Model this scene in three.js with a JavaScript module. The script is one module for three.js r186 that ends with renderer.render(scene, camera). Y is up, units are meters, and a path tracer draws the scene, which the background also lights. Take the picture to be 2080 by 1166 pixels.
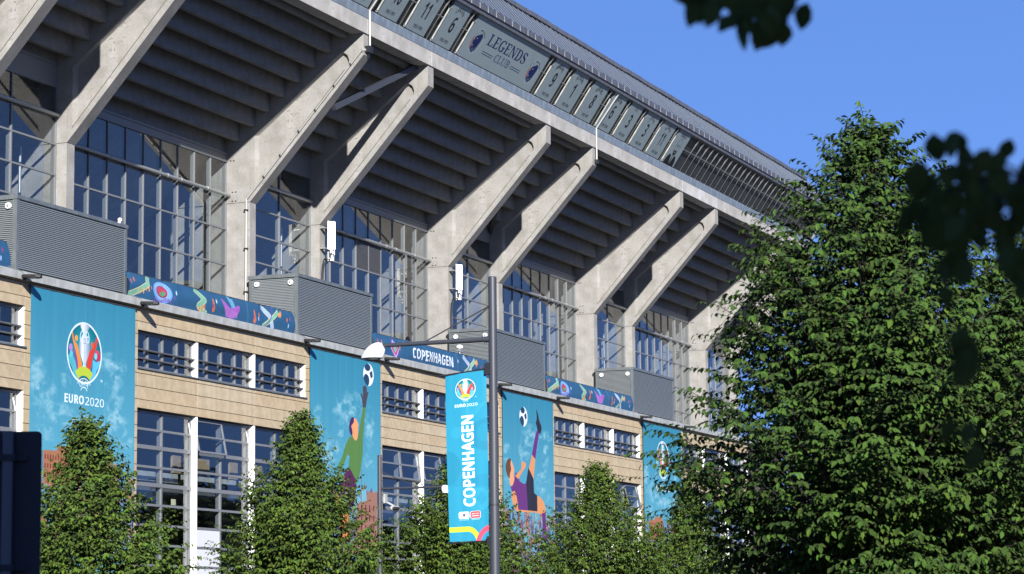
import * as THREE from 'three';
import { mergeGeometries } from 'three/addons/utils/BufferGeometryUtils.js';

// ------------------------------------------------------------------ camera, sky, sun, exposure
const scene = new THREE.Scene();
const W = 1024, H = 574, V3 = THREE.Vector3;
const EYE = new V3(-96.065, 1.7, 51.253);
const camera = new THREE.PerspectiveCamera(13.005, W / H, 0.3, 4000);
const HEAD = 0.3853, PITCH = 0.1367, ROLL = -0.0101;
const FWD = new V3(Math.cos(HEAD) * Math.cos(PITCH), Math.sin(PITCH), -Math.sin(HEAD) * Math.cos(PITCH));
const RIGHT = new V3().crossVectors(FWD, new V3(0, 1, 0)).normalize();
{
  const up = new V3().crossVectors(RIGHT, FWD);
  const r = RIGHT.clone().multiplyScalar(Math.cos(ROLL)).addScaledVector(up, Math.sin(ROLL));
  const u = up.clone().multiplyScalar(Math.cos(ROLL)).addScaledVector(RIGHT, -Math.sin(ROLL));
  camera.position.copy(EYE);
  camera.quaternion.setFromRotationMatrix(new THREE.Matrix4().makeBasis(r, u, FWD.clone().negate()));
}
camera.focus = 62; camera.userData.fStop = 6.0;
camera.updateMatrixWorld();

const EXPO = 2.1;
const SUN = new V3(-6.17, 3.1, 4.06).normalize();
const clamp = (x, a = 0, b = 1) => Math.min(b, Math.max(a, x)), mix = (a, b, t) => a + (b - a) * t;
{ // clear blue sky: pale near the horizon, deeper overhead, a soft warm aureole round the sun
  const w = 1024, h = 512, d = new Float32Array(w * h * 4);
  const hor = [0.110, 0.228, 0.545], zen = [0.016, 0.055, 0.208], gr = [0.03, 0.03, 0.03];
  for (let j = 0; j < h; j++) for (let i = 0; i < w; i++) {
    const el = ((j + 0.5) / h - 0.5) * Math.PI, az = ((i + 0.5) / w - 0.5) * 2 * Math.PI;
    const s = Math.sin(el), c = Math.cos(el), dot = c * Math.cos(az) * SUN.x + s * SUN.y + c * Math.sin(az) * SUN.z;
    const t = 1 - Math.exp(-Math.max(0, el) * 2.4), g = Math.exp((dot - 1) * 14) * 0.12;
    const k = (j * w + i) * 4;
    for (let q = 0; q < 3; q++) d[k + q] = el < 0 ? gr[q] : mix(hor[q], zen[q], t) + g * [0.9, 0.8, 0.65][q];
    d[k + 3] = 1;
  }
  const sky = new THREE.DataTexture(d, w, h, THREE.RGBAFormat, THREE.FloatType);
  sky.mapping = THREE.EquirectangularReflectionMapping; sky.magFilter = sky.minFilter = THREE.LinearFilter; sky.needsUpdate = true;
  scene.background = sky; scene.environment = sky;
}
const sun = new THREE.DirectionalLight(new THREE.Color().setRGB(1, 0.96, 0.885), 5.0);
sun.position.copy(SUN).multiplyScalar(250); sun.castShadow = true; sun.shadow.radius = 1;
Object.assign(sun.shadow.camera, { left: -140, right: 140, top: 120, bottom: -120, near: 1, far: 700 });
scene.add(sun, sun.target);

const renderer = new THREE.WebGLRenderer({ antialias: true });
renderer.setSize(W, H); renderer.toneMapping = THREE.LinearToneMapping; renderer.toneMappingExposure = EXPO;
renderer.shadowMap.enabled = true;

// ------------------------------------------------------------------ helpers
const rngOf = (s) => () => { s = (s + 0x6d2b79f5) | 0; let t = Math.imul(s ^ (s >>> 15), 1 | s); t = (t + Math.imul(t ^ (t >>> 7), 61 | t)) ^ t; return ((t ^ (t >>> 14)) >>> 0) / 4294967296; };
const taken = new Map();
function numbered(n) { const k = taken.get(n) || 0; taken.set(n, k + 1); return k ? n + '_' + String(k).padStart(3, '0') : n; }
function tag(o, label, category, group) { if (label) o.userData.label = label; if (category) o.userData.category = category; if (group) o.userData.group = group; return o; }
function thing(name, label, category, pos = [0, 0, 0], group) {
  const g = new THREE.Group(); g.name = numbered(name); g.position.set(...pos); scene.add(g); return tag(g, label, category, group);
}
const partNames = new Map();
function part(name, geo, mat, parent, pos) {
  const m = new THREE.Mesh(geo, mat);
  const reg = partNames.get(parent) || partNames.set(parent, {}).get(parent), k = reg[name] || 0;
  reg[name] = k + 1; m.name = k ? name + '_' + String(k).padStart(3, '0') : name;
  m.castShadow = m.receiveShadow = true; if (pos) m.position.set(...pos);
  parent.add(m); return m;
}
function solo(name, geo, mat, label, category, group, pos) { const m = new THREE.Mesh(geo, mat); m.name = numbered(name); m.castShadow = m.receiveShadow = true; if (pos) m.position.set(...pos); scene.add(m); return tag(m, label, category, group); }
function ground(name, geo, mat) { const m = solo(name, geo, mat); m.userData.kind = 'structure'; return m; }

// uv in metres from the face direction
function uvBox(g) {
  if (g.index) g = g.toNonIndexed();
  const p = g.attributes.position, n = g.attributes.normal, uv = new Float32Array(p.count * 2);
  for (let i = 0; i < p.count; i++) {
    const ax = Math.abs(n.getX(i)), ay = Math.abs(n.getY(i)), az = Math.abs(n.getZ(i)), x = p.getX(i), y = p.getY(i), z = p.getZ(i);
    if (ax >= ay && ax >= az) { uv[2 * i] = z; uv[2 * i + 1] = y; } else if (az >= ay) { uv[2 * i] = x; uv[2 * i + 1] = y; } else { uv[2 * i] = x; uv[2 * i + 1] = z; }
  }
  g.setAttribute('uv', new THREE.BufferAttribute(uv, 2));
  for (const k of Object.keys(g.attributes)) if (!['position', 'normal', 'uv', 'color'].includes(k)) g.deleteAttribute(k);
  return g;
}
function flat(g) { if (g.index) g = g.toNonIndexed(); g.computeVertexNormals(); return g; }
const box = (x0, x1, y0, y1, z0, z1) => uvBox(new THREE.BoxGeometry(x1 - x0, y1 - y0, z1 - z0).translate((x0 + x1) / 2, (y0 + y1) / 2, (z0 + z1) / 2));
const merge = (l) => mergeGeometries(l.map((g) => { g = g.index ? g.toNonIndexed() : g; for (const k of Object.keys(g.attributes)) if (!['position', 'normal', 'uv'].includes(k)) g.deleteAttribute(k); return g; }));
// a profile of [z, y] points drawn out along x from x0 to x1
function prismX(pts, x0, x1, bevel = 0) {
  const s = new THREE.Shape(pts.map(([z, y]) => new THREE.Vector2(z, y)));
  const g = new THREE.ExtrudeGeometry(s, bevel ? { depth: x1 - x0 - 2 * bevel, bevelEnabled: true, bevelSize: bevel, bevelThickness: bevel, bevelOffset: -bevel, bevelSegments: 1 } : { depth: x1 - x0, bevelEnabled: false });
  if (bevel) g.translate(0, 0, bevel);
  g.rotateY(-Math.PI / 2).translate(x1, 0, 0);
  return uvBox(flat(g));
}
// a round bar between two points
function bar(a, b, r, seg = 8, r2 = r) {
  const A = new V3(...a), B = new V3(...b), d = B.clone().sub(A), g = new THREE.CylinderGeometry(r2, r, d.length(), seg);
  g.translate(0, d.length() / 2, 0).applyQuaternion(new THREE.Quaternion().setFromUnitVectors(new V3(0, 1, 0), d.normalize())).translate(A.x, A.y, A.z);
  return g.toNonIndexed();
}
// a box-section bar between two points
function beam(a, b, w, h) {
  const A = new V3(...a), B = new V3(...b), d = B.clone().sub(A), len = d.length();
  const m = new THREE.Matrix4().lookAt(A, B, new V3(0, 1, 0)).setPosition(A.clone().add(B).multiplyScalar(0.5));
  return uvBox(new THREE.BoxGeometry(w, h, len)).applyMatrix4(m);
}
function tube(pts, r, seg = 6, n = 24) { return new THREE.TubeGeometry(new THREE.CatmullRomCurve3(pts.map((p) => new V3(...p))), n, r, seg).toNonIndexed(); }

// ------------------------------------------------------------------ textures
function noiseGrid(n, seed) { const r = rngOf(seed), a = new Float32Array(n * n); for (let i = 0; i < a.length; i++) a[i] = r(); return a; }
function vnoise(g, n, x, y) { // tileable value noise, x and y in cells
  const xi = Math.floor(x), yi = Math.floor(y), fx = x - xi, fy = y - yi, u = fx * fx * (3 - 2 * fx), v = fy * fy * (3 - 2 * fy);
  const X = ((xi % n) + n) % n, Y = ((yi % n) + n) % n, X1 = (X + 1) % n, Y1 = (Y + 1) % n;
  return mix(mix(g[Y * n + X], g[Y * n + X1], u), mix(g[Y1 * n + X], g[Y1 * n + X1], u), v);
}
function dataTex(n, fn, srgb = true, rep = 1) {
  const d = new Uint8Array(n * n * 4);
  for (let j = 0; j < n; j++) for (let i = 0; i < n; i++) { const c = fn(i / n, j / n), k = (j * n + i) * 4; for (let q = 0; q < 3; q++) d[k + q] = clamp(c[q] ?? c[0]) * 255; d[k + 3] = 255; }
  const t = new THREE.DataTexture(d, n, n); t.wrapS = t.wrapT = THREE.RepeatWrapping; t.magFilter = THREE.LinearFilter; t.minFilter = THREE.LinearMipmapLinearFilter; t.generateMipmaps = true;
  if (srgb) t.colorSpace = THREE.SRGBColorSpace; t.repeat.set(rep, rep); t.needsUpdate = true; return t;
}
const G = [noiseGrid(8, 1), noiseGrid(16, 2), noiseGrid(64, 3), noiseGrid(256, 4), noiseGrid(32, 5), noiseGrid(128, 6)];
// cast concrete: cloudy mottling, darker weather stains, air-hole specks, faint runs
const concreteTex = dataTex(1024, (u, v) => {
  const a = vnoise(G[0], 8, u * 8, v * 8), b = vnoise(G[1], 16, u * 16 + a, v * 16), c = vnoise(G[2], 64, u * 64, v * 64), f = vnoise(G[3], 256, u * 256, v * 256);
  let t = 0.87 + (a - 0.5) * 0.10 + (b - 0.5) * 0.08 + (c - 0.5) * 0.05 + (f - 0.5) * 0.06;
  const runs = vnoise(G[5], 128, u * 128, v * 4); t -= Math.max(0, runs - 0.74) * 0.22 * b;
  const st = vnoise(G[4], 32, u * 32 + 3 * c, v * 32) * a; if (st > 0.6) t -= (st - 0.6) * 0.7;
  if (vnoise(G[3], 256, u * 200 + 7, v * 200 + 3) > 0.95) t -= 0.10;
  const ju = (u * 2) % 1, jv = (v * 4) % 1; if (Math.min(ju, 1 - ju) < 0.004) t -= 0.05; if (Math.min(jv, 1 - jv) < 0.006) t -= 0.035; // board joints
  const hu = (u * 4) % 1 - 0.5, hv = (v * 4) % 1 - 0.5; if (hu * hu + hv * hv < 0.0005) t -= 0.16; // tie holes
  const rust = vnoise(G[5], 128, u * 90 + 11, v * 3 + 5) > 0.93 && a > 0.5 ? 0.05 * b : 0;
  return [t, t * 0.995 - rust * 0.6, t * (0.98 + 0.03 * b) - rust * 1.6];
}, true, 1 / 5);
const concreteBump = dataTex(512, (u, v) => [0.5 + (vnoise(G[2], 64, u * 64, v * 64) - 0.5) * 0.5 + (vnoise(G[3], 256, u * 256, v * 256) - 0.5) * 0.5], false, 1 / 2.5);
const stoneTex = dataTex(512, (u, v) => { const a = vnoise(G[1], 16, u * 16, v * 16), f = vnoise(G[3], 256, u * 256, v * 256), t = 0.87 + (a - 0.5) * 0.09 + (f - 0.5) * 0.10; return [t, t * (0.99 + 0.01 * a), t * (0.97 + 0.03 * a)]; }, true, 1 / 3);
const metalTex = dataTex(512, (u, v) => { const a = vnoise(G[1], 16, u * 16, v * 16), s = vnoise(G[5], 128, u * 128, v * 6), t = 0.86 + (a - 0.5) * 0.12 + (s - 0.5) * 0.10; return [t]; }, true, 1 / 4);
const leafTex = null;

const lin = (r, g, b) => new THREE.Color().setRGB(r, g, b);
const mat = (c, rough = 0.85, o = {}) => new THREE.MeshPhysicalMaterial({ color: lin(...c), roughness: rough, ...o });
const M = {
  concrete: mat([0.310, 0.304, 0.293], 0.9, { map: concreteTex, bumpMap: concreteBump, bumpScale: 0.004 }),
  concreteNew: mat([0.517, 0.517, 0.517], 0.85, { map: concreteTex }),
  fascia: mat([0.418, 0.41, 0.395], 0.88, { map: concreteTex, bumpMap: concreteBump, bumpScale: 0.003 }),
  terrace: mat([0.222, 0.222, 0.222], 0.92, { map: concreteTex, bumpMap: concreteBump, bumpScale: 0.004 }),  // darker than the bracket concrete: shade under the steps put into the colour
  stone: [0, 1, 2, 3, 4].map((i) => mat([[0.485, 0.393, 0.269], [0.497, 0.405, 0.281], [0.468, 0.377, 0.257], [0.501, 0.419, 0.299], [0.488, 0.385, 0.257]][i], 0.88, { map: stoneTex })),
  joint: mat([0.05, 0.045, 0.04], 0.95),
  cornice: mat([0.426, 0.441, 0.433], 0.5, { map: metalTex }),
  frame: mat([0.163, 0.171, 0.182], 0.5, { metalness: 0.2 }),
  frameDark: mat([0.129, 0.137, 0.152], 0.45, { metalness: 0.3 }),
  white: mat([0.80, 0.80, 0.80], 0.45),
  panel: mat([0.52, 0.53, 0.56], 0.5),
  paper: mat([0.62, 0.56, 0.36], 0.8),
  glass: new THREE.MeshPhysicalMaterial({ color: lin(0.74, 0.79, 0.82), roughness: 0.012, transmission: 1, thickness: 0, ior: 1.75, side: THREE.DoubleSide }),
  cladding: mat([0.148, 0.168, 0.184], 0.55),
  trim: mat([0.152, 0.175, 0.194], 0.5, { metalness: 0.2, map: metalTex }),
  flashing: mat([0.228, 0.274, 0.327], 0.5, { metalness: 0.2, map: metalTex }),
  roof: mat([0.092, 0.112, 0.150], 0.36, { metalness: 0.55, map: metalTex }),
  roofSeam: mat([0.17, 0.195, 0.235], 0.45, { metalness: 0.4 }),
  gutter: mat([0.152, 0.152, 0.163], 0.5, { metalness: 0.4, map: metalTex }),
  strap: mat([0.27, 0.275, 0.285], 0.45, { metalness: 0.4 }),
  fin: mat([0.16, 0.165, 0.17], 0.45, { metalness: 0.3 }),
  backing: mat([0.057, 0.061, 0.065], 0.4, { metalness: 0.2, map: metalTex }),
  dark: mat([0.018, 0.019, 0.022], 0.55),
  black: mat([0.012, 0.012, 0.014], 0.5),
  steel: mat([0.042, 0.046, 0.057], 0.5, { metalness: 0.3 }),
  pipe: mat([0.36, 0.36, 0.355], 0.4, { metalness: 0.3 }),
  galv: mat([0.342, 0.35, 0.357], 0.42, { metalness: 0.6 }),
  pole: mat([0.047, 0.05, 0.062], 0.45, { metalness: 0.25 }),
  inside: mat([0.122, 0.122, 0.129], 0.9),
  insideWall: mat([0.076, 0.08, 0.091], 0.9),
  wood: mat([0.365, 0.274, 0.167], 0.7, { map: stoneTex }),
  asphalt: mat([0.046, 0.046, 0.046], 0.95, { map: concreteTex }),
  paving: mat([0.076, 0.076, 0.072], 0.92, { map: concreteTex }),
  bark: mat([0.068, 0.057, 0.046], 0.95, { map: concreteTex, bumpMap: concreteBump, bumpScale: 0.02 }),
};

// ------------------------------------------------------------------ the ground
ground('ground', uvBox(new THREE.PlaneGeometry(3000, 3000).rotateX(-Math.PI / 2)), M.paving);
ground('street', box(-320, 320, -0.2, 0.004, 21, 34), M.asphalt);
// ------------------------------------------------------------------ the stadium
const P = 21.6, NB = 6.8, XE = 72.2, XL = -44;
const stadium = thing('stadium', 'long concrete football stadium stand with raking brackets, stepped terraces and a sandstone lower wall', 'stadium');
const rnd = rngOf(77);
const bays = [-2, -1, 0, 1, 2, 3];

// one raking bracket: slab with a recessed, round-ended panel on the side
const edgeTop = (z) => 23.63 + 0.777 * z + 1.08, edgeLow = (z) => 20.466 + 1.097 * z;
const bracketGeo = (() => {
  const w = 0.62, d = 0.17, out = [[-1.6, 20.466], [0, 20.466], [5.5, 26.5], [5.5, 27.45], [4.88, 27.45], [4.88, 27.9], [4.2, 27.9], [-1.6, edgeTop(-1.6)]];
  const A = [[0.2, 20.98], [4.62, 25.94], [4.78, 26.16], [4.80, 26.34], [4.72, 26.54], [4.58, 26.66], [4.417, 26.69], [0.2, 23.385]];
  const B = [[0.36, 21.15], [4.62, 25.945], [4.775, 26.165], [4.795, 26.34], [4.715, 26.53], [4.575, 26.64], [4.40, 26.60], [0.36, 23.41]];
  const parts = [prismX(out.map(([z, y]) => [z, y]), d, w - d)];
  const V = (p) => new THREE.Vector2(p[0], p[1]);
  for (const s of [0, 1]) {
    const x = s ? w : 0, xi = s ? w - d : d;
    const rim = new THREE.Shape(out.map(V)); rim.holes.push(new THREE.Path(A.map(V)));
    const g = new THREE.ShapeGeometry(rim), p = g.attributes.position;
    for (let i = 0; i < p.count; i++) p.setXYZ(i, x, p.getY(i), p.getX(i));
    parts.push(uvBox(flat(g)));
    const q = [], quad = (a, b, c, e) => q.push(...a, ...b, ...c, ...a, ...c, ...e);
    for (let i = 0; i < A.length; i++) { const j = (i + 1) % A.length; quad([x, A[i][1], A[i][0]], [x, A[j][1], A[j][0]], [xi, B[j][1], B[j][0]], [xi, B[i][1], B[i][0]]); }
    for (let i = 0; i < out.length; i++) { const j = (i + 1) % out.length; quad([x, out[i][1], out[i][0]], [x, out[j][1], out[j][0]], [xi, out[j][1], out[j][0]], [xi, out[i][1], out[i][0]]); }
    const rg = new THREE.BufferGeometry(); rg.setAttribute('position', new THREE.Float32BufferAttribute(q, 3)); rg.computeVertexNormals(); parts.push(uvBox(rg));
  }
  const g = merge(parts), p = g.attributes.position, n = g.attributes.normal; // outward normals on the sides
  for (let i = 0; i < p.count; i += 3) {
    const nx = n.getX(i), px = (p.getX(i) + p.getX(i + 1) + p.getX(i + 2)) / 3;
    if (Math.abs(nx) > 0.5 && (px < 0.31) !== (nx < 0)) for (let k = 0; k < 3; k++) n.setXYZ(i + k, -n.getX(i + k), -n.getY(i + k), -n.getZ(i + k));
  }
  return g;
})();
const columnGeo = merge([box(0.02, 0.56, 0, 20.45, -1.9, -0.012), box(0, 0.58, 20.45, 23.0, -4.2, -1.58), box(0.06, 0.5, 12, 20.45, -4.2, -1.9)]);
const rakerIn = prismX([[-1.6, 22.0], [-1.6, 22.55], [-8, 17.5], [-8, 16.4]], 0.08, 0.52);
const xs = []; for (const k of bays) xs.push(k * P, k * P + NB);
for (const X of xs) { const m = part('bracket', bracketGeo, M.concrete, stadium, [X, 0, 0]); part('recess_line', beam([-0.001, 21.03, 0.22], [-0.001, 25.93, 4.60], 0.008, 0.022), M.joint, m, [0, 0, 0]); part('column', columnGeo, M.concrete, stadium, [X, 0, 0]); part('raker', rakerIn, M.concrete, stadium, [X, 0, 0]); }  // each bracket carries a thin dark strip along the lower recess edge
{ const g = new THREE.CylinderGeometry(0.03, 0.03, 0.05, 8).rotateZ(Math.PI / 2); for (const k of bays) for (const [y, z] of [[20.95, -0.86], [20.95, -0.7], [20.55, -0.86], [20.55, -0.7], [22.35, -0.95], [22.35, -0.8]]) part('bolt', g, M.black, stadium, [k * P - (y > 20.5 ? 0.002 : 0), y, z]); }

// stepped terrace units between the brackets
const stepZ = (i) => 4.716 - 0.7445 * i, stepY = (i) => 27.292 - 0.5855 * i;
const stepGeo = (len) => prismX([[0, 0.03], [0, 1.30], [-0.16, 1.30], [-0.16, 0.72], [-0.74, 0.72], [-0.74, 0.57], [-0.27, 0.50], [-0.22, 0], [-0.03, 0]], 0, len);
const stepWide = stepGeo(P - NB - 0.62), stepNarrow = stepGeo(NB - 0.62);
for (const k of bays) for (let i = 0; i < 9; i++) {
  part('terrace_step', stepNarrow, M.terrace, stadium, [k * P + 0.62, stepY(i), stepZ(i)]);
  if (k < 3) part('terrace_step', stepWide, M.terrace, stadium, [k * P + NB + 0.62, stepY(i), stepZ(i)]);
}
// the bowl behind: terrace slab over the concourse, back wall, top landing, roof deck
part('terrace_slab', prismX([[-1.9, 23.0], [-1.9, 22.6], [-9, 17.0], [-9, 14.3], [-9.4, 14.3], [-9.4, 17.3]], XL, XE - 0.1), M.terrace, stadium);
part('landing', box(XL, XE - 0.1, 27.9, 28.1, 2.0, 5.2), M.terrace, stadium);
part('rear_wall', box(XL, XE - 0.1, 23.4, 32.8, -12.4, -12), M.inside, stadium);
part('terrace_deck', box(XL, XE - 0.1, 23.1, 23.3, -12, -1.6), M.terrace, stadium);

// fascia beams, one per span, and the metal flashing above them
{
  const cuts = [XL]; for (const X of xs) if (X > XL + 1) cuts.push(X + 0.3); cuts[cuts.length - 1] = XE;
  for (let i = 0; i + 1 < cuts.length; i++) {
    const a = cuts[i] + 0.008, b = cuts[i + 1] - 0.008, fresh = Math.abs(a - 43.5) < 0.2;
    part('fascia_beam', prismX([[4.9, 27.455], [5.56, 27.455], [5.56, 28.13], [4.9, 28.13]], a, b, 0.015), fresh ? M.concreteNew : M.fascia, stadium);
    const half = (a + b) / 2;
    for (const [p, q] of b - a > 9 ? [[a, half], [half, b]] : [[a, b]]) part('flashing', prismX([[5.0, 28.13], [5.575, 28.14], [5.615, 28.50], [5.60, 28.55], [5.0, 28.56]], p + 0.004, q - 0.004), fresh && p < half ? M.flashing : M.flashing, stadium);
  }
}
// leaning glazed band behind the signs: backing, rails and fins
const leanZ = (y) => 5.6 + 0.674 * (y - 28.56);
part('glazed_band', prismX([[5.46, 28.56], [leanZ(30.5) - 0.20, 30.5], [leanZ(30.5) - 0.30, 30.5], [5.36, 28.56]], XL, XE - 0.15), M.backing, stadium);
part('rail', bar([XL, 29.6, leanZ(29.6) - 0.05], [XE - 0.15, 29.6, leanZ(29.6) - 0.05], 0.035, 8), M.frameDark, stadium);
part('rail', bar([XL, 30.15, leanZ(30.15) - 0.12], [XE - 0.15, 30.15, leanZ(30.15) - 0.12], 0.03, 8), M.frameDark, stadium);
{
  const pr = []; const F = [[28.56, 0.0], [29.3, 0.0], [29.75, 0.03], [30.05, 0.07], [30.3, 0.10]];
  for (const [y, o] of F) pr.push([leanZ(y) + o - 0.02, y]);
  for (const [y] of F.slice().reverse()) pr.push([leanZ(y) - 0.035, y]);
  const g = prismX(pr, 0, 0.05);
  const end = prismX([[5.2, 28.56], [5.62, 28.56], [7.0, 30.6], [5.2, 30.6]], 0, 0.12);
  for (let x = 43.0; x < XE - 0.4; x += 0.962) part('fin', g, M.fin, stadium, [x, 0, 0]);
  for (const x of [-1.9, 0.35, 3.5, 6.4, 9.25, 19.35, 22.1, 25.0, 28.0, 30.95, 33.55, 36.45, 39.2]) part('fin', g, M.fin, stadium, [x, 0, 0]);
  part('end_panel', end, M.flashing, stadium, [XE - 0.13, 0, 0]);
}
// eaves gutter with straps, roof sheets with standing seams, ridge capping
part('gutter', prismX([[6.62, 30.36], [6.95, 30.36], [6.98, 30.53], [7.05, 30.54], [7.06, 30.80], [6.98, 30.81], [6.94, 30.70], [6.6, 30.70]], XL, XE + 0.1), M.gutter, stadium);
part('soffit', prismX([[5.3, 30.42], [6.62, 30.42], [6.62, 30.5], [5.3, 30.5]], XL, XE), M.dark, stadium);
{
  const st = prismX([[7.05, 30.53], [7.075, 30.53], [7.075, 30.82], [6.98, 30.835], [6.98, 30.815], [7.05, 30.80]], 0, 0.03);
  const roofY = (z) => 30.84 + (7.0 - z) * 1.19;
  for (let x = 4.3; x < XE; x += 1.0) part('gutter_strap', st, M.strap, stadium, [x, 0, 0]);
  const sheet = (len, top, seams) => {
    const l = [prismX([[6.98, 30.84], [top, roofY(top)], [top - 0.02, roofY(top) - 0.05], [6.96, 30.79]], 0, len)];
    for (let i = 0; i < seams; i++) l.push(beam([0.03 + i * len / seams, roofY(6.97) + 0.018, 6.97], [0.03 + i * len / seams, roofY(top) + 0.018, top], 0.04, 0.03));
    return [l[0], merge(l.slice(1))];
  };
  const kinds = [5.46, 5.56, 5.50, 5.42].map((t) => sheet(1.93, t, 3));
  for (let x = 1.5, i = 0; x < XE - 0.5; x += 1.94, i++) { const [a, s] = kinds[(i * 7 + (i >> 2)) % 4], m = part('roof_sheet', a, M.roof, stadium, [x, ((i * 5) % 3) * 0.006, 0]); part('standing_seam', s, M.roofSeam, m); }
  { const [a, s] = sheet(45.4, 5.5, 70), m = part('roof_sheet', a, M.roof, stadium, [XL, 0, 0]); part('standing_seam', s, M.roofSeam, m); }
  const cap = prismX([[5.62, 32.62], [5.60, 32.86], [5.36, 33.0], [4.6, 33.02], [4.6, 32.5], [5.3, 32.5]], 0, 2.87);
  for (let x = XL; x < XE - 2; x += 2.88) part('ridge_cap', cap, M.gutter, stadium, [x, (Math.round(x * 10) % 3) * 0.012, 0]);
  part('roof_deck', box(XL, XE, 32.3, 32.5, -13, 5.3), M.gutter, stadium);
}
// handrail tubes and mullioned glazing between the columns
let paneCount = 0;
const paneGeo = new Map();
function pane(parent, x0, x1, y0, y1, z, tilt = true) {
  const w = +(x1 - x0).toFixed(3), h = +(y1 - y0).toFixed(3), key = w + '/' + h;
  if (!paneGeo.has(key)) paneGeo.set(key, new THREE.PlaneGeometry(w, h));
  const m = part('pane', paneGeo.get(key), M.glass, parent, [(x0 + x1) / 2, (y0 + y1) / 2, z]);
  if (tilt) m.rotation.set((rnd() - 0.5) * 0.006, (rnd() - 0.5) * 0.008, 0);
  paneCount++; return m;
}
function restPanes(parent, list) { // those past the limit on single panes: one sheet-by-sheet mesh
  const m = part('glazing', merge(list.map(([x0, x1, y0, y1, z]) => new THREE.PlaneGeometry(x1 - x0, y1 - y0).translate((x0 + x1) / 2, (y0 + y1) / 2, z).toNonIndexed())), M.glass, parent);
  m.userData.kind = 'stuff';
}
const wideRows = [14.4, 16.17, 17.75, 19.33, 20.86, 22.30], narrowRows = [14.4, 15.66, 16.85, 18.04, 19.23, 20.42, 21.5, 22.62];
for (const k of bays) {
  if (k < 3) {
    const x0 = k * P + NB + 0.58, x1 = (k + 1) * P - 0.0, z = -1.2, cols = [x1];
    for (let i = 1; i < 10; i++) cols.unshift(x1 - 1.416 * i); cols.unshift(x0);
    const l = [box(x0, x1, 22.30, 22.62, z - 0.10, z + 0.07), box(x0, x1, 22.62, 22.70, z - 0.12, z + 0.12)];
    for (const c of cols) l.push(box(c - 0.026, c + 0.026, 14.35, 22.30, z - 0.17, z + 0.045));
    for (const y of wideRows.slice(0, -1)) l.push(box(x0, x1, y - 0.035, y + 0.035, z - 0.062, z + 0.042));
    const win = part('window', merge(l), M.frame, stadium);
    part('rail', merge([bar([x0, 20.83, -1.0], [x1, 20.80, -1.0], 0.075, 10), ...[0.3, 0.62, 0.7, 0.86].map((t) => bar([mix(x0, x1, t) - 0.06, 20.815, -1.0], [mix(x0, x1, t) + 0.06, 20.815, -1.0], 0.095, 10))]), M.galv, stadium);
    const rest = [];
    for (let r = 0; r < 5; r++) for (let c = 0; c < 10; c++) {
      const a = [cols[c] + 0.035, cols[c + 1] - 0.035, wideRows[r] + 0.035, wideRows[r + 1] - (r === 4 ? 0 : 0.035), z];
      if (k === 0 && r === 3 && (c === 4 || c === 5)) { // louvred vent in place of two panes
        const lv = [box(a[0] - 0.03, a[1] + 0.03, a[2], a[3], z - 0.14, z - 0.1)];
        for (let y = a[2] + 0.03; y < a[3] - 0.03; y += 0.055) lv.push(beam([a[0], y, z], [a[1], y, z], 0.05, 0.012).rotateX(0));
        for (let y = a[2] + 0.03; y < a[3] - 0.03; y += 0.055) lv.push(prismX([[0.03, 0], [0.03, 0.012], [-0.05, 0.05], [-0.05, 0.038]], a[0], a[1]).translate(0, y, z));
        part('louvre_vent', merge(lv), M.frame, stadium); continue;
      }
      if (k >= -1 && k < 2 && r > 0 && c > 0) pane(win, ...a); else rest.push(a);
    }
    restPanes(win, rest);
  }
  const x0 = k * P + 0.58, x1 = k * P + NB, z = -0.52, mid = k * P + 3.74;
  const l = [box(x0, x1, 22.62, 23.49, z - 0.1, z + 0.06), box(x0, x1, 23.49, 23.6, z - 0.14, z + 0.1)];
  for (const c of [x0, mid, x1]) l.push(box(c - 0.04, c + 0.04, 14.35, 22.62, z - 0.17, z + 0.05));
  for (const y of narrowRows.slice(0, -1)) l.push(box(x0, x1, y - 0.035, y + 0.035, z - 0.062, z + 0.042));
  const win = part('window', merge(l), M.frame, stadium);
  part('rail', bar([x0, 21.53, -0.38], [x1, 21.55, -0.38], 0.075, 10), M.galv, stadium);
  const rest = [];
  for (let r = 0; r < 7; r++) for (let c = 0; c < 2; c++) {
    const a = [[x0, mid, x1][c] + 0.04, [x0, mid, x1][c + 1] - 0.04, narrowRows[r] + 0.035, narrowRows[r + 1] - (r === 6 ? 0 : 0.035), z];
    if (k >= -1 && k < 3 && r > 1) pane(win, ...a); else rest.push(a);
  }
  restPanes(win, rest);
  part('conduit', bar([x1 - 0.75, 14.4, -1.6], [x1 - 0.75, 20.3, -1.6], 0.06, 8), M.galv, stadium);
}
// diagonal wind braces in two of the narrow bays
part('brace', beam([0.62, 24.45, 3.75], [6.79, 27.42, 4.9], 0.22, 0.26), M.steel, stadium);
part('brace', beam([28.4, 23.2, -0.5], [22.22, 26.5, 3.4], 0.2, 0.22), M.steel, stadium);
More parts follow.
